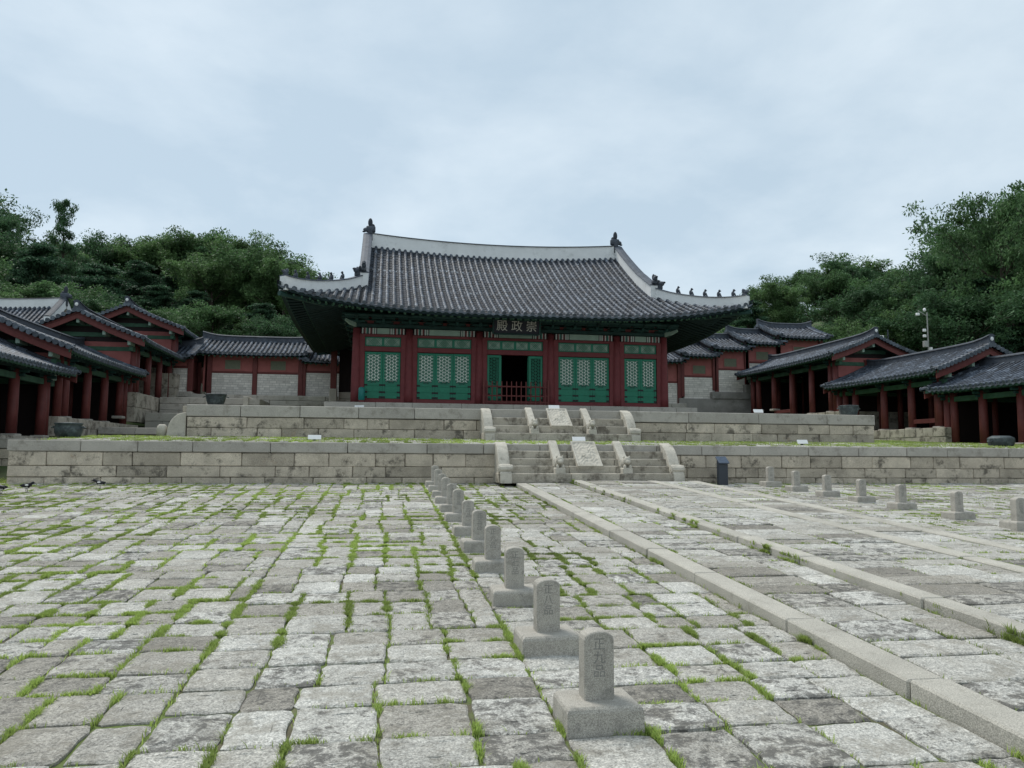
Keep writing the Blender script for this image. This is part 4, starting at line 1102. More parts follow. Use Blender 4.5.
rear('topmost step of the right rear corridor, its roof standing clear against the trees', 24.85, 28.6, 46, 6.7, 9.38, [25.2, 28.2], 1.40, half=2.6, grp=g_)
t = thing('retaining_wall', 'patched cement base wall under the stepped rear corridor', 'retaining wall', (13, 45.8, 4.2))
b = MB(); b.box(5.3, 12.6, -.12, 4.6, -.6, 1.14, c=.02); b.box(7.45, 12.6, -.19, 4.5, 1.141, 1.58, c=.02); b.box(9.7, 12.6, -.24, 4.4, 1.581, 2.08, c=.02); b.box(12.6, 15.6, -.10, 4.4, -.6, 2.48, c=.02); b.build('wall_face', 'cement', t)
b = MB(); coursed(b, 5.0, 12.4, -.75, -.5, (.32, .30)); b.build('footing', 'cap_granite', t)
# red post on a tall stone pedestal beside the hall
t = thing('gate_post', 'red post on a tall stone pedestal in the gap left of the hall', 'post', (-2.66, 42.0, 4.30))
b = MB(); b.box(-.20, .20, -.2, .2, -.4, .88, c=.03); b.build('pedestal', 'cap_granite', t)
b = MB(); b.box(-.16, .16, -.16, .16, .88, 3.35, c=.02); b.build('shaft', 'column_paint', t)
b = MB(); b.box(-.1, 3.2, -.1, .1, 3.30, 3.5, c=.01); b.build('lintel', 'dark_green_paint', t)
t = thing('gap_shade_sheet', 'dark sheet standing in for the shaded opening beside the hall', 'shade sheet', (-2.4, 42.4, 4.30))  # added sheet, its dark colour stands for the shade in the opening
b = MB(); b.box(0, 4, 0, .1, .75, 3.3); b.build('boards', 'shade_dark_boards', t)  # plain sheet coloured like the unlit room behind
b = MB(); coursed(b, 0, 4, -.2, -.4, (.4, .38, .36)); b.build('footing', 'cap_granite', t)
# broad stone tiers climbing to the rear corridor
for lab, x0, x1, y, z0, hs in (('lowest broad stone tier left of the upper terrace', -11.0, -6.4, 32.4, 2.45, (.28,)), ('middle stone tier with two courses left of the upper terrace', -10.9, -6.4, 38.0, 2.8, (.40, .40)), ('highest stone tier in front of the left rear corridor', -11.0, -6.2, 40.6, 3.55, (.32, .32, .32))):
    t = thing('stone_tier', lab, 'stone tier', ((x0+x1)/2, y, z0)); b = MB(); hw = (x1-x0)/2
    coursed(b, -hw, hw, 0, -.02, hs, thick=.5); b.box(-hw, hw, .3, 4.0 if y > 40 else 2.5, -.1, sum(hs)-.03); b.build('blocks', 'cap_granite', t)
    if y > 36:
        for xx in (-.2, 1.6): 
            b = MB(); b.box(xx, xx+.26, -.12, 1.2, -.05, sum(hs)+.08, c=.02); b.build('stair_cheek', 'carved_granite', t)
# big hall with a white ridge behind the left corridors
t = thing('side_hall', 'roof with a white plastered ridge behind the left corridors', 'hall', (-29.0, 52.5, 5.0))
HL = 8.8; 
def S_(sgn):
    def f(u, tt):
        d = 4.6-tt; return np.array([u, sgn*d, 5.8-.74*d+.026*d*d+.25*(abs(u)/HL)**4])
    return f
for sgn in (-1, 1):
    b = MB(); roof_field(b, S_(sgn), np.linspace(-HL, HL, 64), lambda u: 4.6, tl=.32, r=.08); b.build('roof_tiles', ['roof_tile', 'roof_pan', 'tile_end'], t)
b = MB(); ridge_strip(b, [(u, 0, 5.75+.25*(abs(u)/HL)**4) for u in np.linspace(-HL, HL, 20)], .52, .34, (0, 1, 0)); b.build('ridge', ['ridge_plaster', 'ridge_tile'], t)
for sx in (-1, 1):
    for sg in (-1, 1):
        b = MB(); ridge_strip(b, [S_(sg)(sx*(HL-.05), tt) for tt in np.linspace(4.5, 2.2, 8)], .5, .34, (1, 0, 0)); b.build('descending_ridge', ['ridge_plaster', 'ridge_tile'], t)
    figure('head', t, (sx*HL, 0, 6.5), 0 if sx > 0 else math.pi)
b = MB(); b.box(-HL+.8, HL-.8, -3.4, 3.4, -.8, 3.0); b.prism([(-3.4, 2.9), (0, 5.6), (3.4, 2.9)], 'x', -HL+.8, HL-.8); b.build('body_wall', 'salmon_panel', t)

# ------------------------------------------------------------------ rank stones
GL = 'rank stones in the left row'; GR = 'rank stones in the right row'
def rank_plinth(w_=.435, d_=.36, h=.130):
    b = MB(); z0 = -.06
    vs = []
    for z, k in ((z0, 1.0), (h-.028, .985), (h-.012, .95), (h, .875)):
        for sx, sy in ((-1, -1), (1, -1), (1, 1), (-1, 1)): vs.append((sx*w_/2*k, sy*d_/2*k, z))
    fs = []
    for i in range(3):
        for k in range(4): fs.append((i*4+k, i*4+(k+1) % 4, (i+1)*4+(k+1) % 4, (i+1)*4+k))
    fs += [(0, 1, 2, 3)[::-1], (12, 13, 14, 15)]
    b.add(vs, fs); return b
def rank_tablet(w_=.172, d_=.130, h=.372):
    b = MB(); prof = [(-w_/2, -.01), (w_/2, -.01), (w_/2, h-.045)]
    for k in range(1, 8):
        a = math.pi*k/8; prof.append((w_/2*math.cos(a), h-.045+.045*math.sin(a)))
    prof.append((-w_/2, h-.045)); b.prism(prof, 'y', -d_/2, d_/2, bev=.006); return b
pm = rank_plinth().mesh('plinth', ['marker_granite']); tm = rank_tablet().mesh('tablet', ['marker_granite'])
chars = {'\u6b63': None, '\u5f9e': None}
NUM = '\u4e5d\u516b\u4e03\u516d\u4e94\u56db'
names = ['\u6b63'+n+'\u54c1' for n in NUM]+['\u5f9e\u4e09\u54c1', '\u6b63\u4e09\u54c1', '\u5f9e\u4e8c\u54c1', '\u6b63\u4e8c\u54c1', '\u5f9e\u4e00\u54c1', '\u6b63\u4e00\u54c1']
ordn = ['nearest', 'second', 'third', 'fourth', 'fifth', 'sixth', 'seventh', 'eighth', 'ninth', 'tenth', 'eleventh', 'farthest']
glyph = {}
def engraved(tab, chars_, size=.074, top=.300, step=.074):
    for k, ch in enumerate(chars_):
        if ch not in glyph:
            glyph[ch] = text_mesh(ch, size, .004); glyph[ch].name = 'engraved_character'; glyph[ch].materials.append(MAT['engraving_shade'])
        o = bpy.data.objects.new('engraved_character', glyph[ch]); COL.objects.link(o); o.parent = tab
        o.location = (0, -.065+.0012, top-step*k); o.rotation_euler = (rad(90), 0, 0)
def rank_stone(x, y, label, grp, chars_, k=1.0, rz=0):
    t = thing('rank_stone', label, 'rank stone', (x, y, SL*y), rz, grp); t.rotation_euler = (rad(random.uniform(-1, 1.2)), rad(random.uniform(-1, 1)), rz); t.scale = (k, k, k)
    p = bpy.data.objects.new('plinth', pm); COL.objects.link(p); p.parent = t
    q = bpy.data.objects.new('tablet', tm); COL.objects.link(q); q.parent = t; q.location = (0, .015, .130)
    engraved(q, chars_)
    return t
LY = [4.16, 5.53, 7.0, 8.45, 9.79, 11.1, 12.57, 13.85, 15.21, 16.38, 17.66, 18.83]
for i, y in enumerate(LY):
    rank_stone(1.225+.005*i, y+.18, 'grey granite rank stone, %s from the front in the left row' % ordn[i] if 0 < i < 11 else 'grey granite rank stone, %s of the left row, %s' % (ordn[i], 'in the right foreground' if i == 0 else 'standing before the terrace wall'), GL, names[i], 1.0+random.uniform(-.03, .03), rad(random.uniform(-2, 2)))
RYs = [11.01, 12.33, 13.8, 15.04, 16.27, 17.55, 18.78]
rl = ['cut by the right picture edge', 'second from the right picture edge', 'third from the right picture edge', 'fourth from the right picture edge', 'third from the dark information panel', 'second from the dark information panel', 'next to the dark information panel']
for i, y in enumerate(RYs):
    rank_stone(10.31-.03*(y-11), y+.18, 'pale granite rank stone of the right row, '+rl[i], GR, names[5+i], 1.0+random.uniform(-.03, .03), rad(random.uniform(-2, 2)))

# ------------------------------------------------------------------ information panel, small boards
t = thing('information_panel', 'dark navy information pillar with a sloping top by the lower terrace wall', 'information panel', (8.92, 19.35, SL*19.35), rad(4))
b = MB(); b.box(-.135, .135, -.06, .06, -.05, .56, c=.008); b.build('pillar', 'panel_navy', t)
b = MB(); rot = Matrix.Rotation(rad(38), 4, 'X'); b.box(-.15, .15, -.14, .14, -.018, .018, c=.006, rot=rot, org=(0, -.01, .66)); b.build('display_plate', 'panel_face', t)
b = MB(); b.prism([(-.06, .55), (.06, .55), (.06, .70), (-.06, .61)], 'x', -.13, .13); b.build('bracket', 'panel_navy', t)
b = MB()
for k in range(7): b.box(-.135, .135-(.05 if k % 3 == 2 else 0), -.105+.032*k, -.093+.032*k, .0185, .0195, rot=rot, org=(0, -.01+.0, .68))
b = None
def board(label, x, y, z, w_=.36, h=.13):
    t = thing('small_notice', label, 'notice board', (x, y, z), rad(random.uniform(-6, 6)), 'small white notices on the terraces')
    rot = Matrix.Rotation(rad(-28), 4, 'X'); b = MB(); b.box(-w_/2, w_/2, -.012, .012, -h/2, h/2, c=.004, rot=rot, org=(0, 0, h/2+.03)); b.build('plate', 'white_board', t)
    b = MB(); b.box(-.04, .04, .02, .05, 0, h*.6); b.build('prop', 'panel_navy', t)
board('white notice on the grass of the lower terrace, left of the stairs', -1.78, 21.0, 2.05, .34)
board('white notice at the foot of the teal box by the hall', -.92, 30.35, 3.48, .36)
board('white notice behind the carved slab of the upper stairs', 5.55, 24.75, 3.20, .36)
board('white notice behind the carved slab of the lower stairs', 5.28, 20.45, 2.06, .36)
board('white notice on the right half of the upper terrace', 12.95, 25.1, 3.20, .36)
board('white notice on the grass of the lower terrace, right of the stairs', 12.15, 20.9, 2.05, .33)
t = thing('fire_extinguisher', 'teal cabinet standing against the hall front by its left corner', 'cabinet', (-.86, 30.75, 3.745))
b = MB(); b.lathe([(.11, .08), (.125, .10), (.125, .52), (.10, .58), (.05, .60)], 16); b.build('body', 'teal_plastic', t, smooth=True)
b = MB(); b.box(-.10, .10, -.10, .10, 0, .08, c=.01); b.build('stand', 'red_paint', t)
t.name = 'cabinet'

# ------------------------------------------------------------------ bronze water vessels
def vessel(label, loc, prof, n=28, lid=None, sy=1.0):
    t = thing('water_vessel', label, 'water vessel', loc, 0, 'bronze vessels on the terraces')
    b = MB(); b.lathe(prof, n, sy=sy); b.build('bowl', 'bronze', t, smooth=n > 12)
    if lid: b = MB(); b.lathe(lid, n, sy=sy, phase=0 if n > 12 else math.pi/n); b.build('lid', 'bronze', t)
    for s_ in (-1, 1):
        b = MB(); R_ = prof[-3][0]; pts = [(s_*(R_-.01), -.08, prof[-3][1]-.06), (s_*(R_+.06), -.05, prof[-3][1]-.09), (s_*(R_+.06), .05, prof[-3][1]-.09), (s_*(R_-.01), .08, prof[-3][1]-.06)]
        b.tube(pts, .018, 6); b.build('handle', 'bronze', t)
    return t
vessel('low round bronze water vessel on the lower terrace at the left', (-8.30, 22.3, 2.07), [(.20, 0), (.28, .04), (.335, .17), (.34, .30), (.32, .37), (.345, .385), (.345, .42), (.31, .425)], lid=[(.31, .41), (.16, .435), (.04, .44)])
vessel('black flared bronze vessel at the left end of the upper terrace', (-6.28, 30.6, 3.50), [(.20, 0), (.28, .03), (.33, .18), (.36, .34), (.37, .40), (.40, .41), (.40, .44), (.36, .45)], lid=[(.35, .42), (.05, .40)])
vessel('dark faceted bronze vessel at the right end of the upper terrace', (16.25, 24.85, 3.18), [(.20, 0), (.28, .02), (.32, .15), (.34, .30), (.35, .32), (.35, .34), (.31, .35)], n=8, lid=[(.31, .33), (.28, .345), (.05, .35)])
vessel('low lidded bronze vessel on the lower terrace at the right picture edge', (19.75, 22.0, 2.08), [(.28, 0), (.36, .03), (.395, .14), (.40, .22), (.40, .24), (.40, .26), (.38, .27)], n=12, lid=[(.39, .25), (.36, .29), (.25, .345), (.05, .35)])

# ------------------------------------------------------------------ camera pole and lamp on the slope
t = thing('camera_pole', 'white pole with cameras and boxes in front of the dark trees', 'pole', (42.4, 54, 5.0))
b = MB(); b.tube([(0, 0, -1.5), (0, 0, 8.2)], [.06, .045], 10); b.build('mast', 'pole_white', t)
b = MB(); b.tube([(0, 0, 7.9), (-.75, 0, 8.3)], .04, 6); b.build('arm', 'pole_white', t)
b = MB(); b.box(-.95, -.70, -.12, .12, 7.90, 8.12, c=.04); b.build('lamp_head', 'white_board', t)
b = MB(); b.ellip((-.2, 0, 8.4), (.12, .12, .15)); b.build('camera', 'white_board', t, smooth=True)
for z in (6.75, 6.3): 
    b = MB(); b.box(-.40, -.18, -.1, .1, z-.11, z+.11, c=.03); b.build('equipment_box', 'white_board', t)
b = MB(); b.box(-.4, -.1, -.15, .15, 5.4, 5.9, c=.03); b.build('equipment_box', 'pole_white', t)
b = MB(); b.box(.10, .30, -.12, .12, 4.7, 5.4, c=.03); b.build('equipment_box', 'white_board', t)
t = thing('lamp_post', 'small lamp post with a square white lantern beside a corridor gable', 'lamp', (38.3, 54, 5.8))
b = MB(); b.tube([(.6, 0, -1.5), (.6, 0, 5.9)], .05, 8); b.tube([(.6, 0, 5.4), (0, 0, 5.4)], .03, 6); b.build('mast', 'panel_navy', t)
b = MB(); b.box(-.20, .16, -.16, .16, 4.95, 5.4, c=.04); b.build('lantern', 'white_board', t)

# ------------------------------------------------------------------ magpies
def magpie(label, x, y, rz, k=1.0):
    t = thing('magpie', label, 'bird', (x, y, SL*y+.005), rz, 'magpies on the paving'); t.scale = (k, k, k)
    b = MB(); n = 12
    C_ = [(-.075, .105, .012), (-.05, .108, .035), (-.01, .110, .050), (.04, .122, .048), (.075, .142, .034), (.092, .160, .027), (.112, .172, .029), (.130, .172, .022), (.142, .168, .009), (.172, .160, .002)]
    vs = []
    for cx, cz, r in C_:
        for q in range(n): a = 2*math.pi*q/n; vs.append((cx, r*.9*math.cos(a), cz+r*math.sin(a)))
    fs = []; ms = []
    for i in range(len(C_)-1):
        for q in range(n): fs.append((i*n+q, i*n+(q+1) % n, (i+1)*n+(q+1) % n, (i+1)*n+q)); ms.append(1 if 1 <= i <= 2 and 5 <= q <= 11 else 0)
    o_ = len(b.v); b.v += vs; b.f += [list(f) for f in fs]; b.m += ms
    b.box(-.27, -.06, -.018, .018, .105, .113, c=.003, mi=0)                # tail
    for s_ in (-1, 1):
        b.ellip((-.01, s_*.045, .122), (.085, .012, .030), mi=0); b.ellip((.03, s_*.050, .130), (.035, .010, .016), mi=1)
        b.tube([(.01, s_*.02, .07), (.0, s_*.02, .035), (.012, s_*.02, .004)], .005, 5, mi=0); b.tube([(-.01, s_*.02, .004), (.035, s_*.02, .003)], .004, 5, mi=0)
    b.build('body', ['feather_black', 'feather_white'], t, smooth=True)
magpie('magpie standing on the paving at the far left, facing right', -7.32, 17.66, rad(-10), 1.15)
magpie('magpie with its pale side showing, on the paving below the terrace wall', -6.14, 18.43, rad(200), 1.1)
magpie('magpie half cut by the left picture edge', -7.66, 17.35, rad(160), 1.1)

# ------------------------------------------------------------------ trees
def tree_proto(seed, H, kind, leafm):
    """trunk mesh and leaf mesh of a tree H metres tall, built of tapered limbs and leaf faces gathered in clumps"""
    r_ = random.Random(seed); g = np.random.default_rng(seed)
    b = MB(); tips = []
    def limb(p, d, L, r, lev):
        pts = [p]; n = 5; q = np.array(p, float); dd = np.array(d, float)
        for i in range(n):
            dd = dd+np.array([r_.gauss(0, .13), r_.gauss(0, .13), r_.gauss(.05, .08)]); dd /= np.linalg.norm(dd); q = q+dd*L/n; pts.append(q.copy())
        b.tube(pts, [r*(1-.7*i/n) for i in range(n+1)], 6 if lev else 8)
        if lev >= 2: tips.append((pts[-1], lev)); tips.append((pts[3], lev)); return
        m = {0: 0, 1: 4}[lev]
        for k in range(m):
            i = r_.randint(2, n); a = r_.uniform(0, 6.28); nd = dd*.6+np.array([math.cos(a), math.sin(a), r_.uniform(-.1, .5)])*.8; nd /= np.linalg.norm(nd)
            limb(pts[i], nd, L*r_.uniform(.45, .7), r*.42, lev+1)
        tips.append((pts[-1], lev))
    # trunk
    tp = [np.array([0, 0, -.8])]; n = 9; q = np.array([0., 0, 0]); lean = np.array([r_.gauss(0, .04), r_.gauss(0, .04)])
    TH_ = H*(.80 if kind in ('round', 'open') else .93)
    for i in range(n):
        q = q+np.array([lean[0]*TH_/n+r_.gauss(0, .05), lean[1]*TH_/n+r_.gauss(0, .05), TH_/n]); tp.append(q.copy())
    R_ = H*.017+.06
    b.tube(tp, [R_*(1-.80*i/n) for i in range(n+1)], 9)
    lo, nl = {'round': (.22, 17), 'open': (.38, 15), 'slim': (.26, 22), 'pine': (.20, 24)}[kind]
    for k in range(nl):
        f = lo+(1-lo)*(k+.5)/nl; z = f*TH_; i = min(int(f*n), n-1)+1; p = tp[i-1]+(tp[i]-tp[i-1])*((f*n) % 1)
        a = k*2.4+r_.uniform(-.5, .5)
        if kind == 'round': L = H*.40*math.sin(math.pi*min(.98, .22+.72*(f-lo)/(1-lo)))*r_.uniform(.75, 1.1); up = .35+.5*f
        elif kind == 'open': L = H*.34*math.sin(math.pi*min(.97, .25+.65*(f-lo)/(1-lo)))*r_.uniform(.6, 1.2); up = .30
        elif kind == 'slim': L = H*.15*r_.uniform(.5, 1.3)*(1.25-.8*f); up = .35
        else: L = H*.33*(1.12-f)*r_.uniform(.75, 1.1); up = .05
        limb(p, np.array([math.cos(a), math.sin(a), up]), max(L, .5), R_*.38*(1.2-f), 1)
    tips.append((tp[-1], 1))
    # leaves
    P = np.array([t[0] for t in tips]); sc = H/10.0
    per = {'round': 150, 'open': 110, 'slim': 46, 'pine': 105}[kind]
    rad_ = {'round': (.95, .62), 'open': (.85, .36), 'slim': (.52, .30), 'pine': (.85, .24)}[kind]
    N_ = len(P)*per
    cen = np.repeat(P, per, 0); v = g.normal(size=(N_, 3)); v /= np.linalg.norm(v, axis=1)[:, None]; rr = g.random(N_)**.45
    szs = np.repeat(g.uniform(.55, 1.35, len(P)), per)
    pos = cen+v*rr[:, None]*szs[:, None]*np.array([rad_[0], rad_[0], rad_[1]])*sc
    L = (g.uniform(.16, .34, N_)*sc**.5)[:, None]
    d = v*.7+g.normal(size=(N_, 3))*.7+np.array([0, 0, -.15]); d /= np.linalg.norm(d, axis=1)[:, None]
    nn = np.array([0, 0, 1.0])+g.normal(size=(N_, 3))*.55; s_ = np.cross(d, nn); s_ /= np.linalg.norm(s_, axis=1)[:, None]+1e-6
    W_ = L*g.uniform(.30, .5, (N_, 1))
    V = np.stack([pos-d*L*.5, pos+s_*W_*.5-d*L*.05, pos+d*L*.5, pos-s_*W_*.5-d*L*.05], 1).reshape(-1, 3)
    F_ = np.arange(len(V)).reshape(-1, 4)
    return b.mesh('trunk', ['bark']), np_mesh('crown', V, F_, [leafm]), H
PROTO = [tree_proto(1, 9, 'round', 'leaf_mid'), tree_proto(2, 10, 'round', 'leaf_dark'), tree_proto(3, 10, 'pine', 'leaf_pine'), tree_proto(4, 9, 'round', 'leaf_light'),
         tree_proto(5, 14, 'slim', 'leaf_dark'), tree_proto(6, 13, 'open', 'leaf_dark'), tree_proto(7, 16, 'open', 'leaf_mid')]
TREES = [(56.0, 66.0, 13.8, 1, 'R'), (61.3, 68.0, 15.4, 0, 'R'), (60.4, 64.0, 16.0, 1, 'R'), (61.0, 62.0, 15.7, 0, 'R'), (55.5, 70.0, 10.4, 3, 'R'), (50.7, 58.0, 11.4, 2, 'R'), (52.9, 57.0, 11.3, 0, 'R'), (46.6, 57.0, 9.6, 1, 'R'), (57.2, 76.0, 10.8, 0, 'R'), (43.7, 80.0, 8.3, 3, 'R'), (3.0, 64.0, 5.5, 1, 'M'), (8.0, 70.0, 6.0, 0, 'M'), (12.0, 63.0, 5.0, 3, 'M'), (17.0, 68.0, 6.0, 1, 'M'), (22.0, 72.0, 6.5, 0, 'M'), (26.0, 62.0, 5.0, 1, 'M'), (5.0, 84.0, 7.0, 3, 'M'), (15.0, 86.0, 7.0, 1, 'M'), (25.0, 84.0, 7.5, 0, 'M'), (-54.5, 93.9, 12.4, 0, 'L'), (-47.1, 90.0, 14.5, 1, 'L'), (-44.1, 90.0, 12.1, 1, 'L'), (-41.2, 90.2, 8.5, 3, 'L'), (-35.4, 89.1, 8.4, 1, 'L'), (-30.6, 88.0, 9.8, 1, 'L'), (-27.0, 93.7, 9.5, 3, 'L'), (-22.9, 89.6, 10.2, 3, 'L'), (-19.3, 89.3, 10.7, 0, 'L'), (-13.9, 92.7, 6.9, 2, 'L'), (-10.8, 90.4, 6.0, 1, 'L'), (-4.7, 88.5, 3.4, 0, 'L'), (-48.5, 82.7, 11.8, 1, 'L'), (-39.9, 77.0, 10.0, 3, 'L'), (-39.1, 80.2, 8.6, 0, 'L'), (-33.3, 78.9, 9.2, 3, 'L'), (-30.0, 78.7, 8.7, 1, 'L'), (-24.4, 80.4, 8.0, 2, 'L'), (-20.9, 81.0, 7.5, 2, 'L'), (-16.3, 76.4, 8.2, 3, 'L'), (-11.7, 78.8, 7.2, 3, 'L'), (-7.4, 81.1, 4.5, 2, 'L'), (-37.8, 66.4, 10.3, 1, 'L'), (-35.2, 67.9, 9.5, 3, 'L'), (-33.3, 71.2, 9.9, 1, 'L'), (-27.3, 66.7, 10.0, 2, 'L'), (-23.7, 68.0, 8.3, 2, 'L'), (-19.7, 70.1, 6.6, 2, 'L'), (-16.4, 71.8, 6.0, 2, 'L'), (-9.8, 64.1, 6.0, 2, 'L'), (-7.0, 66.3, 4.9, 2, 'L'), (-32.7, 58.1, 8.5, 1, 'L'), (-32.4, 60.8, 9.3, 0, 'L'), (-24.9, 55.4, 6.9, 3, 'L'), (-24.3, 60.9, 7.2, 0, 'L'), (-20.1, 59.0, 6.4, 1, 'L'), (-17.0, 57.8, 6.0, 0, 'L'), (-13.3, 61.7, 5.7, 0, 'L'), (-8.3, 59.3, 5.3, 1, 'L'), (-2.9, 54.0, 3.5, 2, 'L'), (38.5, 90.3, 3.4, 1, 'R'), (45.2, 93.1, 5.7, 1, 'R'), (48.3, 91.8, 7.4, 1, 'R'), (56.7, 95.1, 9.9, 0, 'R'), (63.2, 92.3, 11.4, 3, 'R'), (69.4, 91.9, 8.2, 3, 'R'), (75.3, 89.3, 12.3, 2, 'R'), (79.5, 90.6, 17.2, 3, 'R'), (84.4, 88.2, 19, 3, 'R'), (91.2, 89.1, 19, 3, 'R'), (106.5, 95.5, 19, 1, 'R'), (38.6, 76.1, 6.9, 2, 'R'), (43.5, 78.4, 6.6, 3, 'R'), (52.6, 82.5, 9.9, 0, 'R'), (57.8, 83.3, 8.5, 1, 'R'), (60.9, 79.4, 8.5, 3, 'R'), (70.8, 79.8, 13.0, 1, 'R'), (77.1, 82.1, 19, 0, 'R'), (80.2, 78.3, 19, 2, 'R'), (88.4, 80.4, 19, 2, 'R'), (26.8, 64.7, 3.8, 0, 'R'), (31.6, 64.5, 4.9, 3, 'R'), (37.6, 65.8, 5.2, 0, 'R'), (41.3, 66.3, 5.5, 1, 'R'), (49.0, 70.4, 9.2, 1, 'R'), (50.8, 67.0, 8.7, 0, 'R'), (57.8, 67.2, 8.8, 0, 'R'), (64.8, 68.8, 16.3, 2, 'R'), (68.8, 66.4, 17.2, 2, 'R'), (34.6, 59.2, 5.8, 0, 'R'), (36.8, 58.8, 6.3, 3, 'R'), (43.8, 60.4, 7.0, 3, 'R'), (48.6, 61.6, 4.1, 1, 'R'), (55.5, 61.3, 8.6, 1, 'R'), (58.5, 56.8, 14.5, 2, 'R'), (68.5, 60.4, 15.6, 2, 'R'), (-15.5, 84.0, 10.6, 3, 'L'), (-12.2, 78.0, 9.7, 0, 'L'), (-9.4, 74.0, 8.6, 3, 'L'), (-8.7, 82.0, 7.4, 0, 'L'), (-28.3, 90.0, 9.4, 1, 'L'), (-24.6, 88.0, 9.3, 3, 'L'), (-22.2, 91.0, 9.9, 0, 'L'), (-27.7, 72, 14.1, 4, 'S'), (-34.6, 76, 13.4, 5, 'G1'), (52.4, 57, 20.9, 6, 'G2'), (54.5, 60, 15.5, 6, 'G3'), (60.0, 60, 21.3, 6, 'G4'), (55.8, 84, 12.5, 5, 'G5'), (-17.1, 86, 11.3, 5, 'G6')]
KIND = {0: 'rounded leafy tree', 1: 'dark leafy tree', 2: 'layered dark conifer', 3: 'lighter green leafy tree', 4: 'slender tree', 5: 'tall open crowned tree', 6: 'tall spreading tree'}
SPEC = {'S': 'slender tall tree with a bare trunk rising above the left wood', 'G1': 'tall tree with layered open crown at the far left', 'G2': 'tallest spreading tree at the far right, reaching highest into the sky',
        'G3': 'tall tree with open boughs left of the tallest tree at the right', 'G4': 'tall spreading tree beyond the right picture edge', 'G5': 'open crowned tree rising above the wood right of the hall', 'G6': 'open crowned tree rising above the wood between left corridors and hall'}
for k, (x, y, h, pr, side) in enumerate(TREES):
    tr, cr, H0 = PROTO[pr]; s = h/H0; z = terr(x, y)-.1
    depth = 'in the front rank' if y < 63 else ('in the middle ranks' if y < 84 else 'in the back rank')
    lab = SPEC.get(side) or '%s %s of the wooded slope %s the hall' % (KIND[pr], depth, {'L': 'left of', 'R': 'right of', 'M': 'directly behind'}[side])
    t = thing('pine_tree' if pr == 2 else 'leafy_tree', lab, 'tree', (x, y, z), random.uniform(0, 6.28), lab if side in 'LRM' else None)
    kx = s*random.uniform(1.0, 1.35) if pr < 4 else s*random.uniform(.95, 1.1)*(.52 if pr == 4 else (.72 if pr == 6 else (.72 if side == 'G1' else 1))); t.scale = (kx, kx, s)
    for nm, me in (('trunk', tr), ('crown', cr)):
        o = bpy.data.objects.new(nm, me); COL.objects.link(o); o.parent = t
# undergrowth covering the slope between the trunks
def undergrowth(name, x0, x1, y0, y1, n, zfn, size):
    g = np.random.default_rng(21); cx = g.uniform(x0, x1, n); cy = g.uniform(y0, y1, n); cz = np.array([zfn(a, b_) for a, b_ in zip(cx, cy)])
    per = 60; N_ = n*per; cen = np.repeat(np.stack([cx, cy, cz], 1), per, 0); v = g.normal(size=(N_, 3)); v /= np.linalg.norm(v, axis=1)[:, None]
    pos = cen+v*(g.random((N_, 1))**.4)*np.repeat(g.uniform(.6, 1.4, n), per)[:, None]*np.array([1.3, 1.3, .9])*size
    L = g.uniform(.2, .45, (N_, 1)); d = v+g.normal(size=(N_, 3))*.6; d /= np.linalg.norm(d, axis=1)[:, None]; s_ = np.cross(d, g.normal(size=(N_, 3))); s_ /= np.linalg.norm(s_, axis=1)[:, None]
    V = np.stack([pos-d*L*.5, pos+s_*L*.2, pos+d*L*.5, pos-s_*L*.2], 1).reshape(-1, 3)
    o = bpy.data.objects.new(name, np_mesh(name, V, np.arange(len(V)).reshape(-1, 4), ['leaf_dark'])); COL.objects.link(o); tag(o, 'dense low undergrowth covering the slope under the trees', 'undergrowth', kind='stuff')
undergrowth('undergrowth', -70, 100, 53, 100, 2600, lambda a, b_: terr(a, b_)+.5, 1.0)

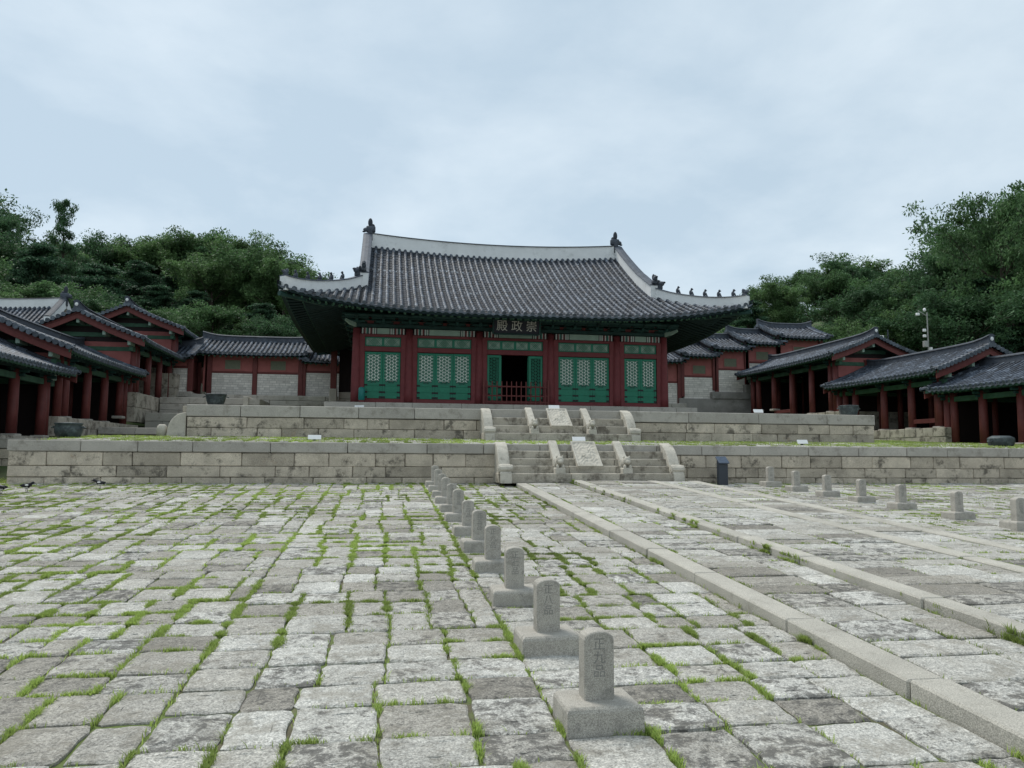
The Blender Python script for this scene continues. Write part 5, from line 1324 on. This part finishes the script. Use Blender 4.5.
# ------------------------------------------------------------------ grass in the joints
def joint_grass():
    g = np.random.default_rng(3); out_ = []
    for (xa, ya, xb, yb, wt) in BLADES:
        L = math.hypot(xb-xa, yb-ya); mx_, my_ = (xa+xb)/2, (ya+yb)/2
        # patchy: a few slow waves decide where grass is thick
        m = math.sin(mx_*1.3+2*math.sin(my_*.7))+math.sin(my_*1.9+mx_*.6+1.3)+.8*math.sin(mx_*3.1-my_*2.3)
        dens = wt*max(.03, .42+.40*m)*random.uniform(0.02, 1.0)**1.6*1.9*((1.45+1.1*min(1, max(0, (my_-5)/4))) if mx_ < 2.5 else .8)
        far = min(1, 7/max(my_, 2))
        n = int(L*dens*(330+1150*far**1.2))
        if n <= 0: continue
        # gather in tufts
        k = max(1, int(L*9)); cs = g.random(k); t = cs[g.integers(0, k, n)]+g.normal(0, .035/max(L, .1), n); t = np.clip(t, 0, 1)
        sd = g.normal(0, .012 if my_ < 6 else .019, n)
        x = xa+(xb-xa)*t+(sd if abs(xb-xa) < .1 else 0); y = ya+(yb-ya)*t+(sd if abs(yb-ya) < .1 else 0)
        hgt = g.uniform(.005, .036 if my_ < 6 else .028, n)*(1+.9*min(1, wt-.2 if wt > 1.2 and my_ < 19 else 0))*(1+.25*(1-far))
        out_.append(np.stack([x, y, hgt, np.full(n, 1+1.8*(1-far))], 1))
    for x0, x1, y0, y1, zb, sl, yo, n in TURF:
        xx = g.uniform(x0, x1, n); yy = g.uniform(y0, y1, n); mm = np.sin(xx*1.7+2*np.sin(yy*1.1))+np.sin(yy*2.3+xx*.7)+g.normal(0, .5, n) > -.6
        xx, yy = xx[mm], yy[mm]; out_.append(np.stack([xx, yy, g.uniform(.01, .05, len(xx)), np.full(len(xx), 3.2)], 1))
    A = np.concatenate(out_); n = len(A)
    x, y, h, wdt = A.T
    z = np.where(y < 20.1, SL*y-.022, 2.0+.052*(y-20.2)-.02)
    z = np.where((y > 24.15) & (x < 0), 2.10-.02, np.where((y > 24.3) & (x > 0), 2.19+.04*(y-24.4)-.02, z)); z = np.where((x < -8.62) & (y < 24.05), SL*y-.05, z)
    path = (x > 3.53) & (x < 7.76) & (y < 18.86); z = np.where(path, SL*y+np.where(x > 4.69, .13, .065), z)
    a = g.uniform(0, 6.283, n); lean = g.uniform(.2, 1.7, n)*h; w_ = .0030*wdt*g.uniform(.7, 1.4, n)
    bx, by = np.cos(a), np.sin(a)
    px, py = -by*w_, bx*w_
    h = h+.018
    p0 = np.stack([x-px, y-py, z], 1); p1 = np.stack([x+px, y+py, z], 1)
    m0 = np.stack([x+bx*lean*.35-px*.8, y+by*lean*.35-py*.8, z+h*.62], 1); m1 = np.stack([x+bx*lean*.35+px*.8, y+by*lean*.35+py*.8, z+h*.62], 1)
    tp = np.stack([x+bx*lean, y+by*lean, z+h], 1)
    V = np.stack([p0, p1, m1, m0, tp], 1).reshape(-1, 3); i = np.arange(n)*5
    F_ = np.concatenate([np.stack([i, i+1, i+2], 1), np.stack([i, i+2, i+3], 1), np.stack([i+3, i+2, i+4], 1)])
    o = bpy.data.objects.new('joint_grass', np_mesh('joint_grass', V, F_, ['grass'])); COL.objects.link(o); tag(o, 'short green grass growing in the joints of the paving', 'grass', kind='stuff')
    print('blades', n)
joint_grass()
